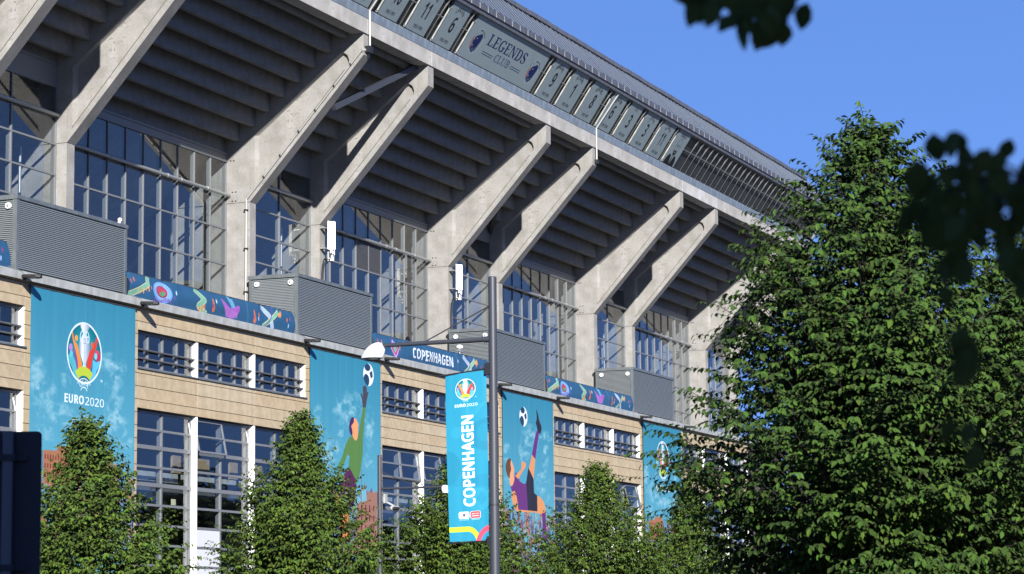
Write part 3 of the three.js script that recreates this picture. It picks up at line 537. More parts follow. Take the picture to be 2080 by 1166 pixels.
// ------------------------------------------------------------------ blue cloths along the terrace rail
function railCloth(kind) {
  return canvasTex(2048, 144, (x, w, h) => {
    x.fillStyle = '#2e5c80'; x.fillRect(0, 0, w, h); const r = rngOf(kind === 'text' ? 4 : 6), X = (f) => f * w;
    const ribbon = (pts, col, lw) => { x.lineJoin = 'round'; for (const [c, k] of [['#e8d9a0', lw + 8], [col, lw]]) { x.strokeStyle = c; x.lineWidth = k; x.beginPath(); pts.forEach(([a, b], i) => (i ? x.lineTo(a, b) : x.moveTo(a, b))); x.stroke(); } };
    const drips = (a, b, y) => { for (let i = 0; i < 6; i++) { x.fillStyle = i % 2 ? '#e08a4a' : '#f0a860'; x.fillRect(mix(a, b, i / 5), y - 20 + i * -6, 9, 18 + r() * 26); } };
    const dot = (f, y, c) => disc(x, X(f), y, 7, c, 14);
    const figure = (f, y, c, c2) => { blob(x, [[X(f) - 6, y - 44], [X(f) + 8, y - 38], [X(f) + 16, y], [X(f) + 24, y + 26], [X(f) + 8, y + 48], [X(f) - 18, y + 40], [X(f) - 6, y + 6]], c); blob(x, [[X(f) - 4, y - 10], [X(f) + 12, y], [X(f) + 4, y + 26], [X(f) - 10, y + 16]], c2); };
    const cross = (f) => { ribbon([[X(f) - 150, 10], [X(f) - 60, 60], [X(f) - 10, 140]], '#a9c1ee', 30); ribbon([[X(f) - 150, 140], [X(f) - 60, 96], [X(f) + 60, 20]], '#7fb79a', 22); x.strokeStyle = '#6d3f9a'; x.lineWidth = 7; x.beginPath(); x.moveTo(X(f) - 20, 0); x.quadraticCurveTo(X(f) - 20, 90, X(f) - 130, 140); x.stroke(); drips(X(f) + 50, X(f) + 90, 60); };
    if (kind === 'text') {
      figure(0.031, 76, '#dc5a4a', '#e98a5a'); dot(0.06, 50, '#e0793e');
      x.save(); x.translate(X(0.16), 78); x.rotate(0.6); for (const [c, s] of [['#7a3f96', 64], ['#a9c1ee', 54], ['#c2477e', 44], ['#7fb79a', 24]]) { x.fillStyle = c; x.fillRect(-s, -s * 0.72, 2 * s, 1.44 * s); } x.restore(); drips(X(0.2), X(0.24), 60);
      x.fillStyle = '#eef1f6'; x.font = 'bold 104px sans-serif'; x.textBaseline = 'middle'; x.save(); x.translate(X(0.305), h / 2 + 4); x.scale(X(0.355) / x.measureText('COPENHAGEN').width, 1); x.fillText('COPENHAGEN', 0, 0); x.restore();
      dot(0.70, 60, '#dfe6ee'); cross(0.83); dot(0.905, 70, '#d0533f'); figure(0.955, 86, '#e06a5a', '#e8b070'); dot(0.985, 50, '#c23f6a');
    } else {
      dot(0.012, 50, '#c8506a'); dot(0.03, 36, '#e0793e');
      ribbon([[X(0.0), 132], [X(0.06), 88], [X(0.105), 50], [X(0.112), 0]], '#7fb79a', 30); drips(X(0.05), X(0.12), 104);
      disc(x, X(0.186), 74, 112, '#6f9fd8', 62); disc(x, X(0.186), 70, 100, '#98c0ee', 52); x.strokeStyle = '#4a6fb0'; x.lineWidth = 3; for (let i = 0; i < 26; i++) { const a = i / 26 * 6.28; x.beginPath(); x.moveTo(X(0.186) + Math.cos(a) * 72, 70 + Math.sin(a) * 36); x.lineTo(X(0.186) + Math.cos(a) * 108, 72 + Math.sin(a) * 58); x.stroke(); }
      disc(x, X(0.183), 70, 66, '#8a2b48', 34); disc(x, X(0.183), 68, 58, '#c84a62', 28); poly(x, [[X(0.165), 84], [X(0.19), 64], [X(0.208), 74], [X(0.186), 100]], '#5fa06a'); x.fillStyle = '#8a3f9a'; for (let i = 0; i < 14; i++) x.fillRect(X(0.14) + i * 14, 112 + Math.sin(i * 0.5) * 12, 7, 20);
      dot(0.262, 60, '#bfe0ea'); dot(0.25, 92, '#7a4fa0');
      ribbon([[X(0.375), 0], [X(0.425), 60], [X(0.385), 104], [X(0.435), 144]], '#7fb79a', 30); drips(X(0.385), X(0.42), 134); figure(0.476, 76, '#e2703f', '#c23f5a'); dot(0.497, 50, '#bfe0ea');
      blob(x, [[X(0.525), 10], [X(0.555), 60], [X(0.585), 78], [X(0.62), 50], [X(0.645), 40], [X(0.63), 100], [X(0.60), 140], [X(0.56), 128], [X(0.535), 70]], '#a860b8'); x.strokeStyle = '#d79ae0'; x.lineWidth = 3; for (let i = 0; i < 14; i++) { x.beginPath(); x.moveTo(X(0.545 + i * 0.006), 66 + i * 2); x.lineTo(X(0.56 + i * 0.005), 128); x.stroke(); } poly(x, [[X(0.565), 0], [X(0.605), 10], [X(0.61), 60], [X(0.585), 76]], '#6fa6c8');
      figure(0.733, 84, '#e2763f', '#d0506a'); dot(0.765, 70, '#e0793e'); dot(0.76, 96, '#a9c1ee'); cross(0.86); dot(0.945, 60, '#e0793e'); dot(0.965, 50, '#b03f7a'); dot(0.955, 96, '#a9c1ee');
    }
    x.fillStyle = 'rgba(255,255,255,0.3)'; x.fillRect(w * 0.69, 0, 4, h);
    for (let i = 0; i < 200; i++) { x.fillStyle = `rgba(15,40,80,${r() * 0.05})`; x.fillRect(r() * w, 0, 3 + r() * 14, h); }
  });
}
{
  const art = railCloth('art'), txt = railCloth('text');
  [[-36.3, 'art', 'patterned blue rail cloth at the far left edge, cut off by the frame'], [-14.68, 'art', 'patterned blue rail cloth with a printed round arena, between the two nearest grey boxes'], [6.95, 'text', 'blue rail cloth printed with the word COPENHAGEN'], [28.5, 'art', 'patterned blue rail cloth between the two farthest grey boxes, right of the street lamp']].forEach(([x, k, label], i) => {
    const t = thing('rail_banner', label, 'banner', [x, 15.33, 2.62], 'blue cloths along the terrace rail');
    part('cloth', cloth(13.68, 0.93, 120, 12, 50 + i, 0.09, 0.10, 0.05), clothMat(k === 'art' ? art : txt, [0.86, 0.90, 0.95]), t);
    const l = [bar([0, 0, -0.06], [13.6, 0, -0.06], 0.03, 6)]; for (let q = 0; q <= 6; q++) l.push(bar([0.05 + q * 2.26, -1.0, -0.08], [0.05 + q * 2.26, 0, -0.08], 0.025, 6));
    part('railing', merge(l), M.steel, t);
  });
}
// ------------------------------------------------------------------ corrugated plant boxes on the terrace
{
  const corr = (len, h) => { const pts = [], n = Math.round(h / 0.069); for (let i = 0; i <= n * 4; i++) { const y = i / (n * 4) * h, q = i % 4; pts.push([q === 1 || q === 2 ? 0.032 : 0.0, y + (q === 1 ? -0.010 : q === 2 ? 0.006 : 0)]); } pts.push([-0.05, h], [-0.05, 0]); return prismX(pts, 0, len); };
  const front = corr(7.2, 2.42), side = corr(2.16, 2.42).rotateY(-Math.PI / 2);
  const label = ['grey corrugated plant box at the left edge above the first tall banner', 'grey corrugated plant box with two round vents above the goalkeeper banner', 'grey corrugated plant box behind the street lamp post', 'grey corrugated plant box farthest right, half hidden by the tree', 'grey corrugated plant box'];
  for (let k = -1; k < 3; k++) {
    const t = thing('plant_box', label[k + 1], 'equipment box', [-0.42 + k * P, 14.5, 0.18], 'corrugated grey boxes on the terrace');
    part('body', box(0.05, 7.38, 0, 2.5, 0.05, 2.32), M.trim, t);
    part('corrugated_panel', front, M.cladding, t, [0.12, 0.02, 2.335]);
    part('corrugated_panel', side, M.cladding, t, [0.05, 0.02, 0.1]);
    part('corner_post', box(-0.01, 0.15, -0.02, 2.46, 2.21, 2.385), M.trim, t);
    part('corner_post', box(7.29, 7.44, -0.02, 2.46, 2.21, 2.385), M.trim, t);
    part('corner_post', box(-0.005, 0.10, -0.02, 2.46, 0.02, 0.11), M.trim, t);
    for (let i = 0; i < 5; i++) part('cap', prismX([[-0.04, 2.455], [2.40, 2.455], [2.415, 2.47], [2.415, 2.60], [2.38, 2.615], [-0.04, 2.615]], i ? i * 1.5 - 0.02 : -0.035, Math.min(7.47, (i + 1) * 1.5 - 0.024)), M.trim, t);
    for (const z of [0.40, 2.03]) { const v = part('round_vent', new THREE.CylinderGeometry(0.105, 0.115, 0.07, 18).rotateZ(Math.PI / 2), M.white, t, [-0.03, 2.23, z]); part('vent_hood', new THREE.SphereGeometry(0.06, 12, 8).scale(0.5, 1, 1), M.galv, v, [-0.035, 0, 0]); }
  }
  const c = thing('security_camera', 'small white camera on top of the leftmost corrugated box', 'camera', [-14.9, 17.13, 2.4]);
  part('base', new THREE.CylinderGeometry(0.05, 0.06, 0.1, 12).translate(0, 0.05, 0), M.white, c); part('dome', new THREE.SphereGeometry(0.085, 14, 10).translate(0.0, 0.14, 0.03), M.white, c);
}
// ------------------------------------------------------------------ signs on the leaning band under the eaves
{
  const face = (w, draw) => { const t = canvasTex(Math.round(w * 136), 300, (x, W2, H2) => { x.fillStyle = '#aebcc4'; x.fillRect(0, 0, W2, H2); draw(x, W2, H2); const r = rngOf(w * 99); for (let i = 0; i < 60; i++) { x.fillStyle = `rgba(60,75,85,${r() * 0.05})`; x.fillRect(r() * W2, r() * H2, 4 + r() * 30, 10 + r() * 60); } }); return mat([0.53, 0.56, 0.565], 0.5, { map: t }); };
  const len = Math.hypot(1.82, 1.227);
  const board = (x0, x1, label, draw, group) => {
    const t = thing('legend_sign', label, 'sign', [x0, 28.57, 5.63], group); t.rotation.x = Math.atan2(1.227, 1.82);
    const w = x1 - x0;
    part('panel', box(0, w, 0, len, -0.12, 0), M.flashing, t);
    const f = new THREE.PlaneGeometry(w - 0.01, len - 0.01).translate(w / 2, len / 2, 0.004); part('sign_face', f, face(w, draw), t);
    part('side_post', merge([box(-0.165, -0.11, 0.06, 1.78, -0.05, 0.02), box(-0.165, 0.0, 0.03, 0.11, -0.06, 0.01), box(-0.165, 0.0, 1.71, 1.78, -0.06, 0.01)]), M.cornice, t);
  };
  const player = (name, no, years) => (x, w, h) => {
    x.fillStyle = '#15171c'; x.textAlign = 'center'; x.textBaseline = 'middle';
    x.save(); x.translate(w / 2, 148); x.scale(no.length > 1 ? 0.62 : 0.74, 1); x.font = 'bold 152px sans-serif'; x.fillText(no, 0, 0); x.restore();
    x.save(); x.translate(w / 2, 262); x.scale(0.78, 1); x.font = 'bold 34px sans-serif'; x.fillText(years, 0, 0); x.restore();
    x.font = 'bold 46px sans-serif'; const n = name.length, step = Math.min(0.2, 0.95 / n); x.save(); x.translate(w / 2, 236); x.scale(0.62, 1); arcText(x, name, 0, 0, 196, 0, step * 1.12); x.restore();
  };
  const rows2 = [[-4.6, -2.7, 'HANSEN', '3', '1992-96', 'number board at the top edge left of the rain pipe, showing only years'], [-1.75, 0.12, 'JOHANSEN', '12', '1992-98', 'number board cut by the top of the frame just left of the rain pipe'], [1.16, 3.05, 'HØJER', '10', '1992-1997', 'grey number board reading 10, cut by the top of the frame'], [4.07, 6.0, 'NIELSEN', '11', '1992-1996', 'grey number board reading 11 with 1992-1996 below'], [7.0, 8.9, 'LARSEN', '6', '1992-1993', 'grey number board reading 6 left of the wide club board'], [19.84, 21.71, 'MANNICHE', '9', '1992-1996', 'grey number board reading 9 directly right of the wide club board'], [22.61, 24.6, 'PETERSEN', '1', '1992-1994', 'grey number board reading 1, second to the right of the wide club board'], [25.49, 27.56, 'ULDBJERG', '8', '1992-1997', 'grey number board reading 8, just left of the white rain pipe'], [28.55, 30.55, 'LØNSTRUP', '6', '1997-2004', 'grey number board reading 6 behind the white rain pipe'], [31.35, 33.15, 'TUR', '3', '1997-2001', 'grey number board reading 3 with the short name above'], [34.0, 36.03, 'JENSEN', '3', '1998-2009', 'grey number board reading 3, left of the second 11'], [36.83, 38.86, 'ALLBÄCK', '11', '2005-2008', 'grey number board reading 11 beside the portrait board']];
  for (const [a, b, n, no, y, label] of rows2) board(a, b, label, player(n, no, y), 'number boards under the eaves');
  const lion = (x, cx, cy, s) => {
    x.save(); x.translate(cx, cy); x.scale(s, s); x.strokeStyle = '#dfe3e6'; x.lineWidth = 4; x.beginPath(); x.ellipse(0, 0, 74, 88, 0, 0, 7); x.stroke();
    blob(x, [[-10, -42], [14, -58], [40, -54], [52, -30], [50, 0], [40, 26], [44, 48], [20, 78], [-6, 86], [-30, 70], [-42, 60], [-36, 34], [-46, 22], [-52, 4], [-40, -8], [-46, -18], [-34, -34]], '#17296b');
    x.strokeStyle = '#aebcc4'; x.lineWidth = 5; for (const [a, b, c, d] of [[30, 40, 46, 70], [10, 48, 22, 84], [-12, 50, -4, 88]]) { x.beginPath(); x.moveTo(a, b); x.lineTo(c, d); x.stroke(); } disc(x, -14, -18, 5, '#dfe3e6'); disc(x, -26, 36, 6, '#aebcc4');
    x.strokeStyle = '#b5463f'; x.lineWidth = 7; for (const rr of [58, 70]) { x.beginPath(); x.ellipse(0, 4, rr, rr + 12, 0, 2.3, 3.5); x.stroke(); }
    x.fillStyle = '#2a3560'; x.font = 'bold 19px sans-serif'; x.textAlign = 'center'; x.textBaseline = 'middle'; arcText(x, 'F.C. KØBENHAVN', 0, 6, 84, -0.05, 0.155); x.restore();
  };
  board(9.82, 18.97, 'wide grey board reading LEGENDS CLUB between two blue lion crests', (x, w, h) => {
    lion(x, w * 0.122, h * 0.545, 1.0); lion(x, w * 0.90, h * 0.555, 1.0);
    x.fillStyle = '#1b2a66'; x.textAlign = 'left'; x.textBaseline = 'alphabetic';
    x.font = 'bold 112px serif'; x.save(); x.translate(w * 0.235, h * 0.515); x.scale(w * 0.52 / x.measureText('LEGENDS').width, 1); x.fillText('LEGENDS', 0, 0); x.restore();
    x.font = '74px serif'; x.save(); x.translate(w * 0.40, h * 0.765); x.scale(w * 0.205 / x.measureText('CLUB').width, 1); x.fillText('CLUB', 0, 0); x.restore();
    for (const a of [0.24, 0.625]) for (const y of [0.67, 0.72]) x.fillRect(w * a, h * y, w * 0.135, 5);
  });
  board(39.6, 41.62, 'grey board with a black line portrait of a man, last in the row', (x, w, h) => {
    x.fillStyle = '#15171c'; x.textAlign = 'center'; x.textBaseline = 'middle'; x.font = 'bold 44px sans-serif'; x.save(); x.translate(w / 2, 40); x.scale(0.8, 1); x.fillText('HARALD', 0, 0); x.restore();
    blob(x, [[20, 300], [30, 236], [90, 206], [130, 240], [180, 206], [236, 240], [250, 300], [260, 320], [10, 320]], '#15171c'); poly(x, [[100, 208], [170, 208], [150, 300], [130, 300]], '#c8d2d8'); poly(x, [[128, 222], [146, 222], [150, 300], [126, 300]], '#15171c');
    x.strokeStyle = '#15171c'; x.lineWidth = 4; x.beginPath(); x.ellipse(137, 142, 50, 76, 0, 0, 7); x.stroke(); x.lineWidth = 6;
    for (const [a, b, c, d] of [[104, 128, 128, 124], [146, 124, 170, 128], [116, 182, 158, 182], [112, 198, 162, 198]]) { x.beginPath(); x.moveTo(a, b); x.lineTo(c, d); x.stroke(); } disc(x, 117, 138, 6, '#15171c'); disc(x, 157, 138, 6, '#15171c'); x.lineWidth = 3; x.beginPath(); x.moveTo(138, 136); x.lineTo(130, 164); x.lineTo(144, 166); x.stroke(); blob(x, [[100, 170], [118, 176], [137, 172], [156, 176], [174, 170], [160, 214], [137, 222], [114, 214]], '#2a2d33'); blob(x, [[118, 186], [137, 184], [156, 186], [137, 196]], '#aebcc4');
  });
}
// ------------------------------------------------------------------ floodlights along the cornice
{
  const where = ['above the left corner of the first tall banner', 'above the right corner of the first tall banner', 'above the left corner of the goalkeeper banner', 'right of the white lamp head', 'just right of the street lamp post at the cornice', 'above the right corner of the overhead-kick banner', 'above the left corner of the farthest tall banner', 'among leaves beside the big tree'];
  const xsF = [-22.35, -14.35, -0.8, 7.25, 20.75, 28.9, 42.4, 50.5];
  xsF.forEach((x, i) => {
    const t = thing('floodlight', 'small black floodlight on the cornice ' + where[i], 'floodlight', [x, 14.1, 3.12], 'black floodlights along the cornice');
    const s = new THREE.Shape([[-0.16, 0], [0.16, 0], [0.19, 0.25], [0.15, 0.55], [0.05, 0.66], [-0.05, 0.66], [-0.15, 0.55], [-0.19, 0.25]].map(([a, b]) => new THREE.Vector2(a, b)));
    const hd = new THREE.ExtrudeGeometry(s, { depth: 0.06, bevelEnabled: true, bevelSize: 0.03, bevelThickness: 0.03, bevelSegments: 2 }).rotateX(Math.PI / 2).translate(0, 0.05, 0);
    part('head', hd, M.black, t).rotation.x = 0.05;
    part('lens', box(-0.12, 0.12, -0.065, -0.045, 0.22, 0.54), M.white, t);
    part('bracket', merge([box(-0.05, 0.05, -0.12, 0.1, -0.03, 0.05), bar([-0.12, 0.02, 0.02], [0.12, 0.02, 0.02], 0.04, 8)]), M.black, t);
    part('cable', tube([[0, 0.05, 0.0], [-0.2, 0.18, 0.02], [-0.5, 0.22, -0.02], [-0.9, 0.28, -0.1]], 0.014), M.galv, t);
  });
}
// ------------------------------------------------------------------ mobile antennas on two columns, small cameras
{
  for (const [x, label, y] of [[6.86, 'white three-panel antenna on the column above the second corrugated box', 19.3], [21.72, 'white three-panel antenna on the column left of the street lamp top', 19.25]]) {
    const t = thing('antenna', label, 'antenna', [x, y, 0.1], 'white antennas on the columns');
    for (const [dx, dz, w, h0] of [[0.08, 0.42, 0.30, 0], [0.36, 0.40, 0.14, 0.02], [0.58, 0.30, 0.26, -0.04]]) {
      const g = new THREE.ExtrudeGeometry(new THREE.Shape([[-w / 2, 0], [w / 2, 0], [w / 2, 0.1], [w / 3, 0.16], [-w / 3, 0.16], [-w / 2, 0.1]].map(([a, b]) => new THREE.Vector2(a, b))), { depth: 1.28, bevelEnabled: true, bevelSize: 0.015, bevelThickness: 0.015, bevelSegments: 1 }).rotateX(-Math.PI / 2);
      g.rotateY(dx > 0.5 ? 0.7 : -0.9); part('antenna_panel', g, M.white, t, [dx, h0, dz]);
      part('connector', merge([bar([dx - 0.06, h0 - 0.2, dz], [dx - 0.06, h0, dz], 0.035, 8), bar([dx + 0.06, h0 - 0.16, dz], [dx + 0.06, h0, dz], 0.03, 8)]), M.white, t);
    }
    part('mast', merge([bar([0.2, -0.55, 0.2], [0.2, 1.36, 0.2], 0.035, 8), bar([0.44, -0.5, 0.18], [0.44, 1.36, 0.18], 0.03, 8), beam([0.1, 1.0, 0.2], [0.1, 1.0, -0.12], 0.3, 0.05), beam([0.1, 0.05, 0.2], [0.1, 0.05, -0.12], 0.3, 0.05)]), M.galv, t);
    part('remote_unit', box(0.3, 0.5, -0.5, -0.22, 0.2, 0.36), M.white, t);
    part('cable', merge([tube([[0.1, -0.2, 0.4], [0.05, -0.5, 0.35], [-0.02, -0.42, 0.15], [0.0, -0.9, 0.02], [0.02, -2.4, 0.0]], 0.03), tube([[0.4, -0.2, 0.38], [0.3, -0.55, 0.3], [0.16, -0.5, 0.1], [0.1, -1.0, 0.02], [0.1, -2.4, 0.0]], 0.025)]), M.black, t);
  }
  const c = thing('security_camera', 'white dome camera with grey mount above the word COPENHAGEN on the rail cloth', 'camera', [18.6, 15.45, 1.9]);
  part('dome', new THREE.SphereGeometry(0.17, 16, 10).scale(1, 0.7, 1).translate(0, 0.42, 0), M.white, c);
  part('mount', merge([bar([0, -1.1, 0], [0, 0.35, 0], 0.04, 8), box(-0.3, 0.34, 0.18, 0.24, -0.04, 0.04), box(0.1, 0.3, -0.35, 0.05, -0.12, 0.1)]), M.galv, c);
  const w = thing('security_camera', 'white wall camera in front of the windows, right of the far lamp post', 'camera', [7.55, 7.45, 2.98]);
  part('bracket', merge([box(-0.2, 0.04, 0.14, 0.55, -0.05, 0.05), beam([0.0, 0.2, 0.0], [0.3, 0.02, 0.25], 0.07, 0.07)]), M.cornice, w);
  part('housing', new THREE.CapsuleGeometry(0.11, 0.3, 6, 12).rotateZ(Math.PI / 2).rotateY(-0.5).translate(0.32, -0.08, 0.28), M.cornice, w);
  part('lens', new THREE.CapsuleGeometry(0.075, 0.26, 6, 12).rotateZ(Math.PI / 2).rotateY(-0.5).translate(0.27, -0.09, 0.36), M.black, w);
}
// ------------------------------------------------------------------ street lamps
function lamp(pos, arm, top, label, armY) {
  const t = thing('street_lamp', label, 'street lamp', pos, 'street lamps along the road'), s = Math.sign(arm);
  part('post', new THREE.LatheGeometry([[0.085, 0], [0.085, 3.0], [0.083, 5.6], [0.074, 5.64], [0.073, top - 0.015], [0.062, top], [0, top]].map(([a, b]) => new THREE.Vector2(a, b)), 20), M.pole, t);
  part('arm', merge([bar([0, armY, 0], [0, armY - 0.005, arm * 0.98], 0.041, 12, 0.036), bar([0, armY, 0.0], [0, armY, s * 0.16], 0.055, 12)]), M.pole, t);
  part('stay_rod', bar([0, armY + 0.60, 0], [0, armY + 0.03, arm * 0.59], 0.012, 8), M.pole, t);
  const hd = part('lamp_head', new THREE.LatheGeometry([[0.0, 0.29], [0.05, 0.285], [0.10, 0.262], [0.15, 0.215], [0.185, 0.14], [0.20, 0.03], [0.198, 0.0], [0.188, -0.002], [0.18, 0.03], [0, 0.05]].map(([a, b]) => new THREE.Vector2(a, b)), 28), M.white, t, [0, armY - 0.215, arm + s * 0.15]);
  hd.scale.setScalar(0.92);
  { const p = hd.geometry.attributes.position; for (let i = 0; i < p.count; i++) p.setZ(i, p.getZ(i) * (1 + 0.12 * (p.getZ(i) * s > 0 ? 1 : 0)) - s * p.getY(i) * 0.42); hd.geometry.computeVertexNormals(); }
  part('bowl', new THREE.SphereGeometry(0.172, 20, 8, 0, 6.3, Math.PI * 0.56, Math.PI * 0.2).scale(1, 0.5, 1).translate(0, 0.02, 0), M.galv, hd);
  return t;
}
const lampNear = lamp([-56.59, 0, 34.88], -2.12, 7.76, 'tall grey street lamp with white dome head, carrying the COPENHAGEN street banner', 6.685);
const lampFar = lamp([-18.89, 0, 15.06], 2.36, 7.72, 'farther grey street lamp standing in front of the goalkeeper banner, arm pointing right', 6.58);
part('joint_band', new THREE.CylinderGeometry(0.088, 0.088, 0.03, 20), M.dark, lampNear, [0, 3.86, 0]);
{ // banner hung from the near lamp post
  const tex = canvasTex(384, 1440, (x, w, h) => {
    const S = h / 4.1; x.fillStyle = '#2792b2'; x.fillRect(0, 0, w, h);
    x.globalAlpha = 0.5; disc(x, w * 0.95, S * 1.55, w * 0.36, '#1d7c9d'); disc(x, w * 0.95, S * 1.5, w * 0.2, '#2792b2'); disc(x, w * 0.0, S * 2.3, w * 0.34, '#1d7c9d', S * 0.42); disc(x, w * 0.25, S * 1.45, w * 0.13, '#37a0bf'); poly(x, [[w * 0.5, S * 0.85], [w, S * 0.75], [w * 0.7, S * 1.1], [w * 0.5, S * 1.1]], '#37a0bf'); disc(x, w * 0.75, S * 3.1, w * 0.3, '#39a3c1', S * 0.28); poly(x, [[w * 0.83, S * 2.9], [w * 0.96, S * 3.08], [w * 0.83, S * 3.26], [w * 0.7, S * 3.08]], '#2387a8'); poly(x, [[0, S * 2.6], [w, S * 2.5], [w, S * 2.8], [0, S * 2.75]], '#2387a8'); x.globalAlpha = 1;
    const k = w * 0.49 / 2.36; x.save(); x.translate(w * 0.495 - 3.53 * k, S * 0.405 - 2.02 * k * 1.0); x.scale(k, k); emblem(x); x.restore();
    x.save(); x.translate(w * 0.52, S * 2.15); x.rotate(-Math.PI / 2); x.fillStyle = '#fbfcfd'; x.strokeStyle = '#fbfcfd'; x.lineWidth = 9; x.textAlign = 'center'; x.textBaseline = 'middle'; x.font = '142px sans-serif'; const tw = x.measureText('COPENHAGEN').width; x.scale(S * 2.24 / tw, 1); x.fillText('COPENHAGEN', 0, 4); x.strokeText('COPENHAGEN', 0, 4); x.strokeStyle = '#2792b2'; x.lineWidth = 3; for (let i = 1; i < 10; i++) { const px = -tw / 2 + tw * i / 10; x.beginPath(); x.moveTo(px - 14, -52); x.lineTo(px + 14, 54); x.stroke(); } x.restore();
    x.fillStyle = '#f4f6f8'; x.beginPath(); x.roundRect(w * 0.25, S * 3.385, w * 0.26, S * 0.17, 14); x.fill(); x.fillStyle = '#e0484f'; x.beginPath(); x.roundRect(w * 0.54, S * 3.385, w * 0.25, S * 0.17, 14); x.fill(); x.strokeStyle = '#f4f6f8'; x.lineWidth = 3; x.stroke(); disc(x, w * 0.38, S * 3.47, 13, '#5a4f8a'); x.fillStyle = '#f4f6f8'; x.font = 'bold 15px sans-serif'; x.textAlign = 'center'; x.fillText('HOST CITY', w * 0.665, S * 3.46); x.fillText('DENMARK', w * 0.665, S * 3.51); x.font = '9px sans-serif'; x.fillText('CITY OF COPENHAGEN', w * 0.38, S * 3.595); x.fillText('LOCAL SUPPORTER', w * 0.665, S * 3.595);
    x.lineWidth = S * 0.125; x.strokeStyle = '#c9dd3a'; x.beginPath(); x.moveTo(0, S * 3.81); x.lineTo(w * 0.48, S * 3.81); x.quadraticCurveTo(w * 0.68, S * 3.84, w * 0.74, S * 4.12); x.stroke();
    x.strokeStyle = '#f0506e'; x.beginPath(); x.moveTo(w * 0.72, S * 4.12); x.quadraticCurveTo(w * 0.8, S * 3.85, w * 1.02, S * 3.79); x.stroke();
  });
  const t = thing('street_banner', 'narrow turquoise banner with vertical COPENHAGEN lettering hanging on the street lamp post', 'banner', [-56.59, 6.13, 33.985]);
  const g = cloth(0.77, 2.87, 14, 50, 71, 0.016); // turned to face along the road
  { const p = g.attributes.position; for (let i = 0; i < p.count; i++) { const u = p.getX(i) / 0.77, v = -p.getY(i) / 2.87; p.setXYZ(i, -p.getZ(i) - 0.02 * Math.sin(v * 3.1 + u * 2) , p.getY(i) + (u - 0.5) * 0.06 * (1 - 0.7 * v), u * (0.77 + v * 0.0) + 0.045 * v * (1 - u) + 0.02 * v); } g.computeVertexNormals(); }
  part('cloth', g, clothMat(tex, [0.9, 0.95, 0.97]), t);
  part('banner_arm', merge([bar([0, -0.04, -0.1], [0, 0.06, 0.9], 0.018, 8), box(-0.07, 0.07, -0.05, 0.14, 0.76, 0.86)]), M.black, t);
  part('banner_arm', merge([bar([0, -2.91, -0.0], [0, -2.87, 0.9], 0.012, 8), box(-0.07, 0.07, -2.95, -2.8, 0.78, 0.86)]), M.black, t);
}
// ------------------------------------------------------------------ foliage
function leafGeo(L, Wd, droop, fold) { // ovate leaf folded along its midrib, pointing along +y, facing +z
  const z = (y) => -droop * (y / L) * (y / L) * L;
  const prof = [[0, 0], [0.22, 0.74], [0.5, 1], [0.78, 0.62], [1, 0]], p = [];
  for (let i = 0; i < 4; i++) for (const s of [-1, 1]) {
    const [a, wa] = prof[i], [b, wb] = prof[i + 1], A = [0, a * L, z(a * L)], B = [0, b * L, z(b * L)], C = [s * wb * Wd / 2, b * L, z(b * L) + fold * wb], D = [s * wa * Wd / 2, a * L, z(a * L) + fold * wa];
    const tri = (q, r, t) => (s > 0 ? p.push(...q, ...t, ...r) : p.push(...q, ...r, ...t));
    if (wb) tri(A, B, C); if (wa) tri(A, wb ? C : B, D);
  }
  const g = new THREE.BufferGeometry(); g.setAttribute('position', new THREE.Float32BufferAttribute(p, 3)); g.computeVertexNormals();
  const uv = new Float32Array(p.length / 3 * 2); for (let i = 0; i < p.length / 3; i++) { uv[2 * i] = p[3 * i] / Wd + 0.5; uv[2 * i + 1] = p[3 * i + 1] / L; } g.setAttribute('uv', new THREE.BufferAttribute(uv, 2)); return g;
}
const leafMat = (c, o = {}) => new THREE.MeshPhysicalMaterial({ color: lin(...c), roughness: 0.95, transmission: 0.12, thickness: 0, specularIntensity: 0.45, clearcoat: 0.05, clearcoatRoughness: 0.35, side: THREE.DoubleSide, ...o });
const LM = { street: leafMat([0.062, 0.108, 0.012]), big: leafMat([0.040, 0.085, 0.010]), near: leafMat([0.035, 0.060, 0.014]), far: leafMat([0.04, 0.06, 0.018]) };
const _m = new THREE.Matrix4(), _x = new V3(), _y = new V3(), _z = new V3();
function leafMatrix(pos, dir, nor, s) { _y.copy(dir).normalize(); _x.crossVectors(_y, nor).normalize(); _z.crossVectors(_x, _y); return _m.makeBasis(_x.clone().multiplyScalar(s), _y.clone().multiplyScalar(s), _z.clone().multiplyScalar(s)).setPosition(pos).clone(); }
const tints = (r) => { const t = 0.42 + 0.9 * Math.pow(r(), 1.6), y = r(); return new THREE.Color().setRGB(t * (0.85 + 0.45 * y * y), t * (0.96 + 0.08 * y), t * (0.8 + 0.3 * r())); };
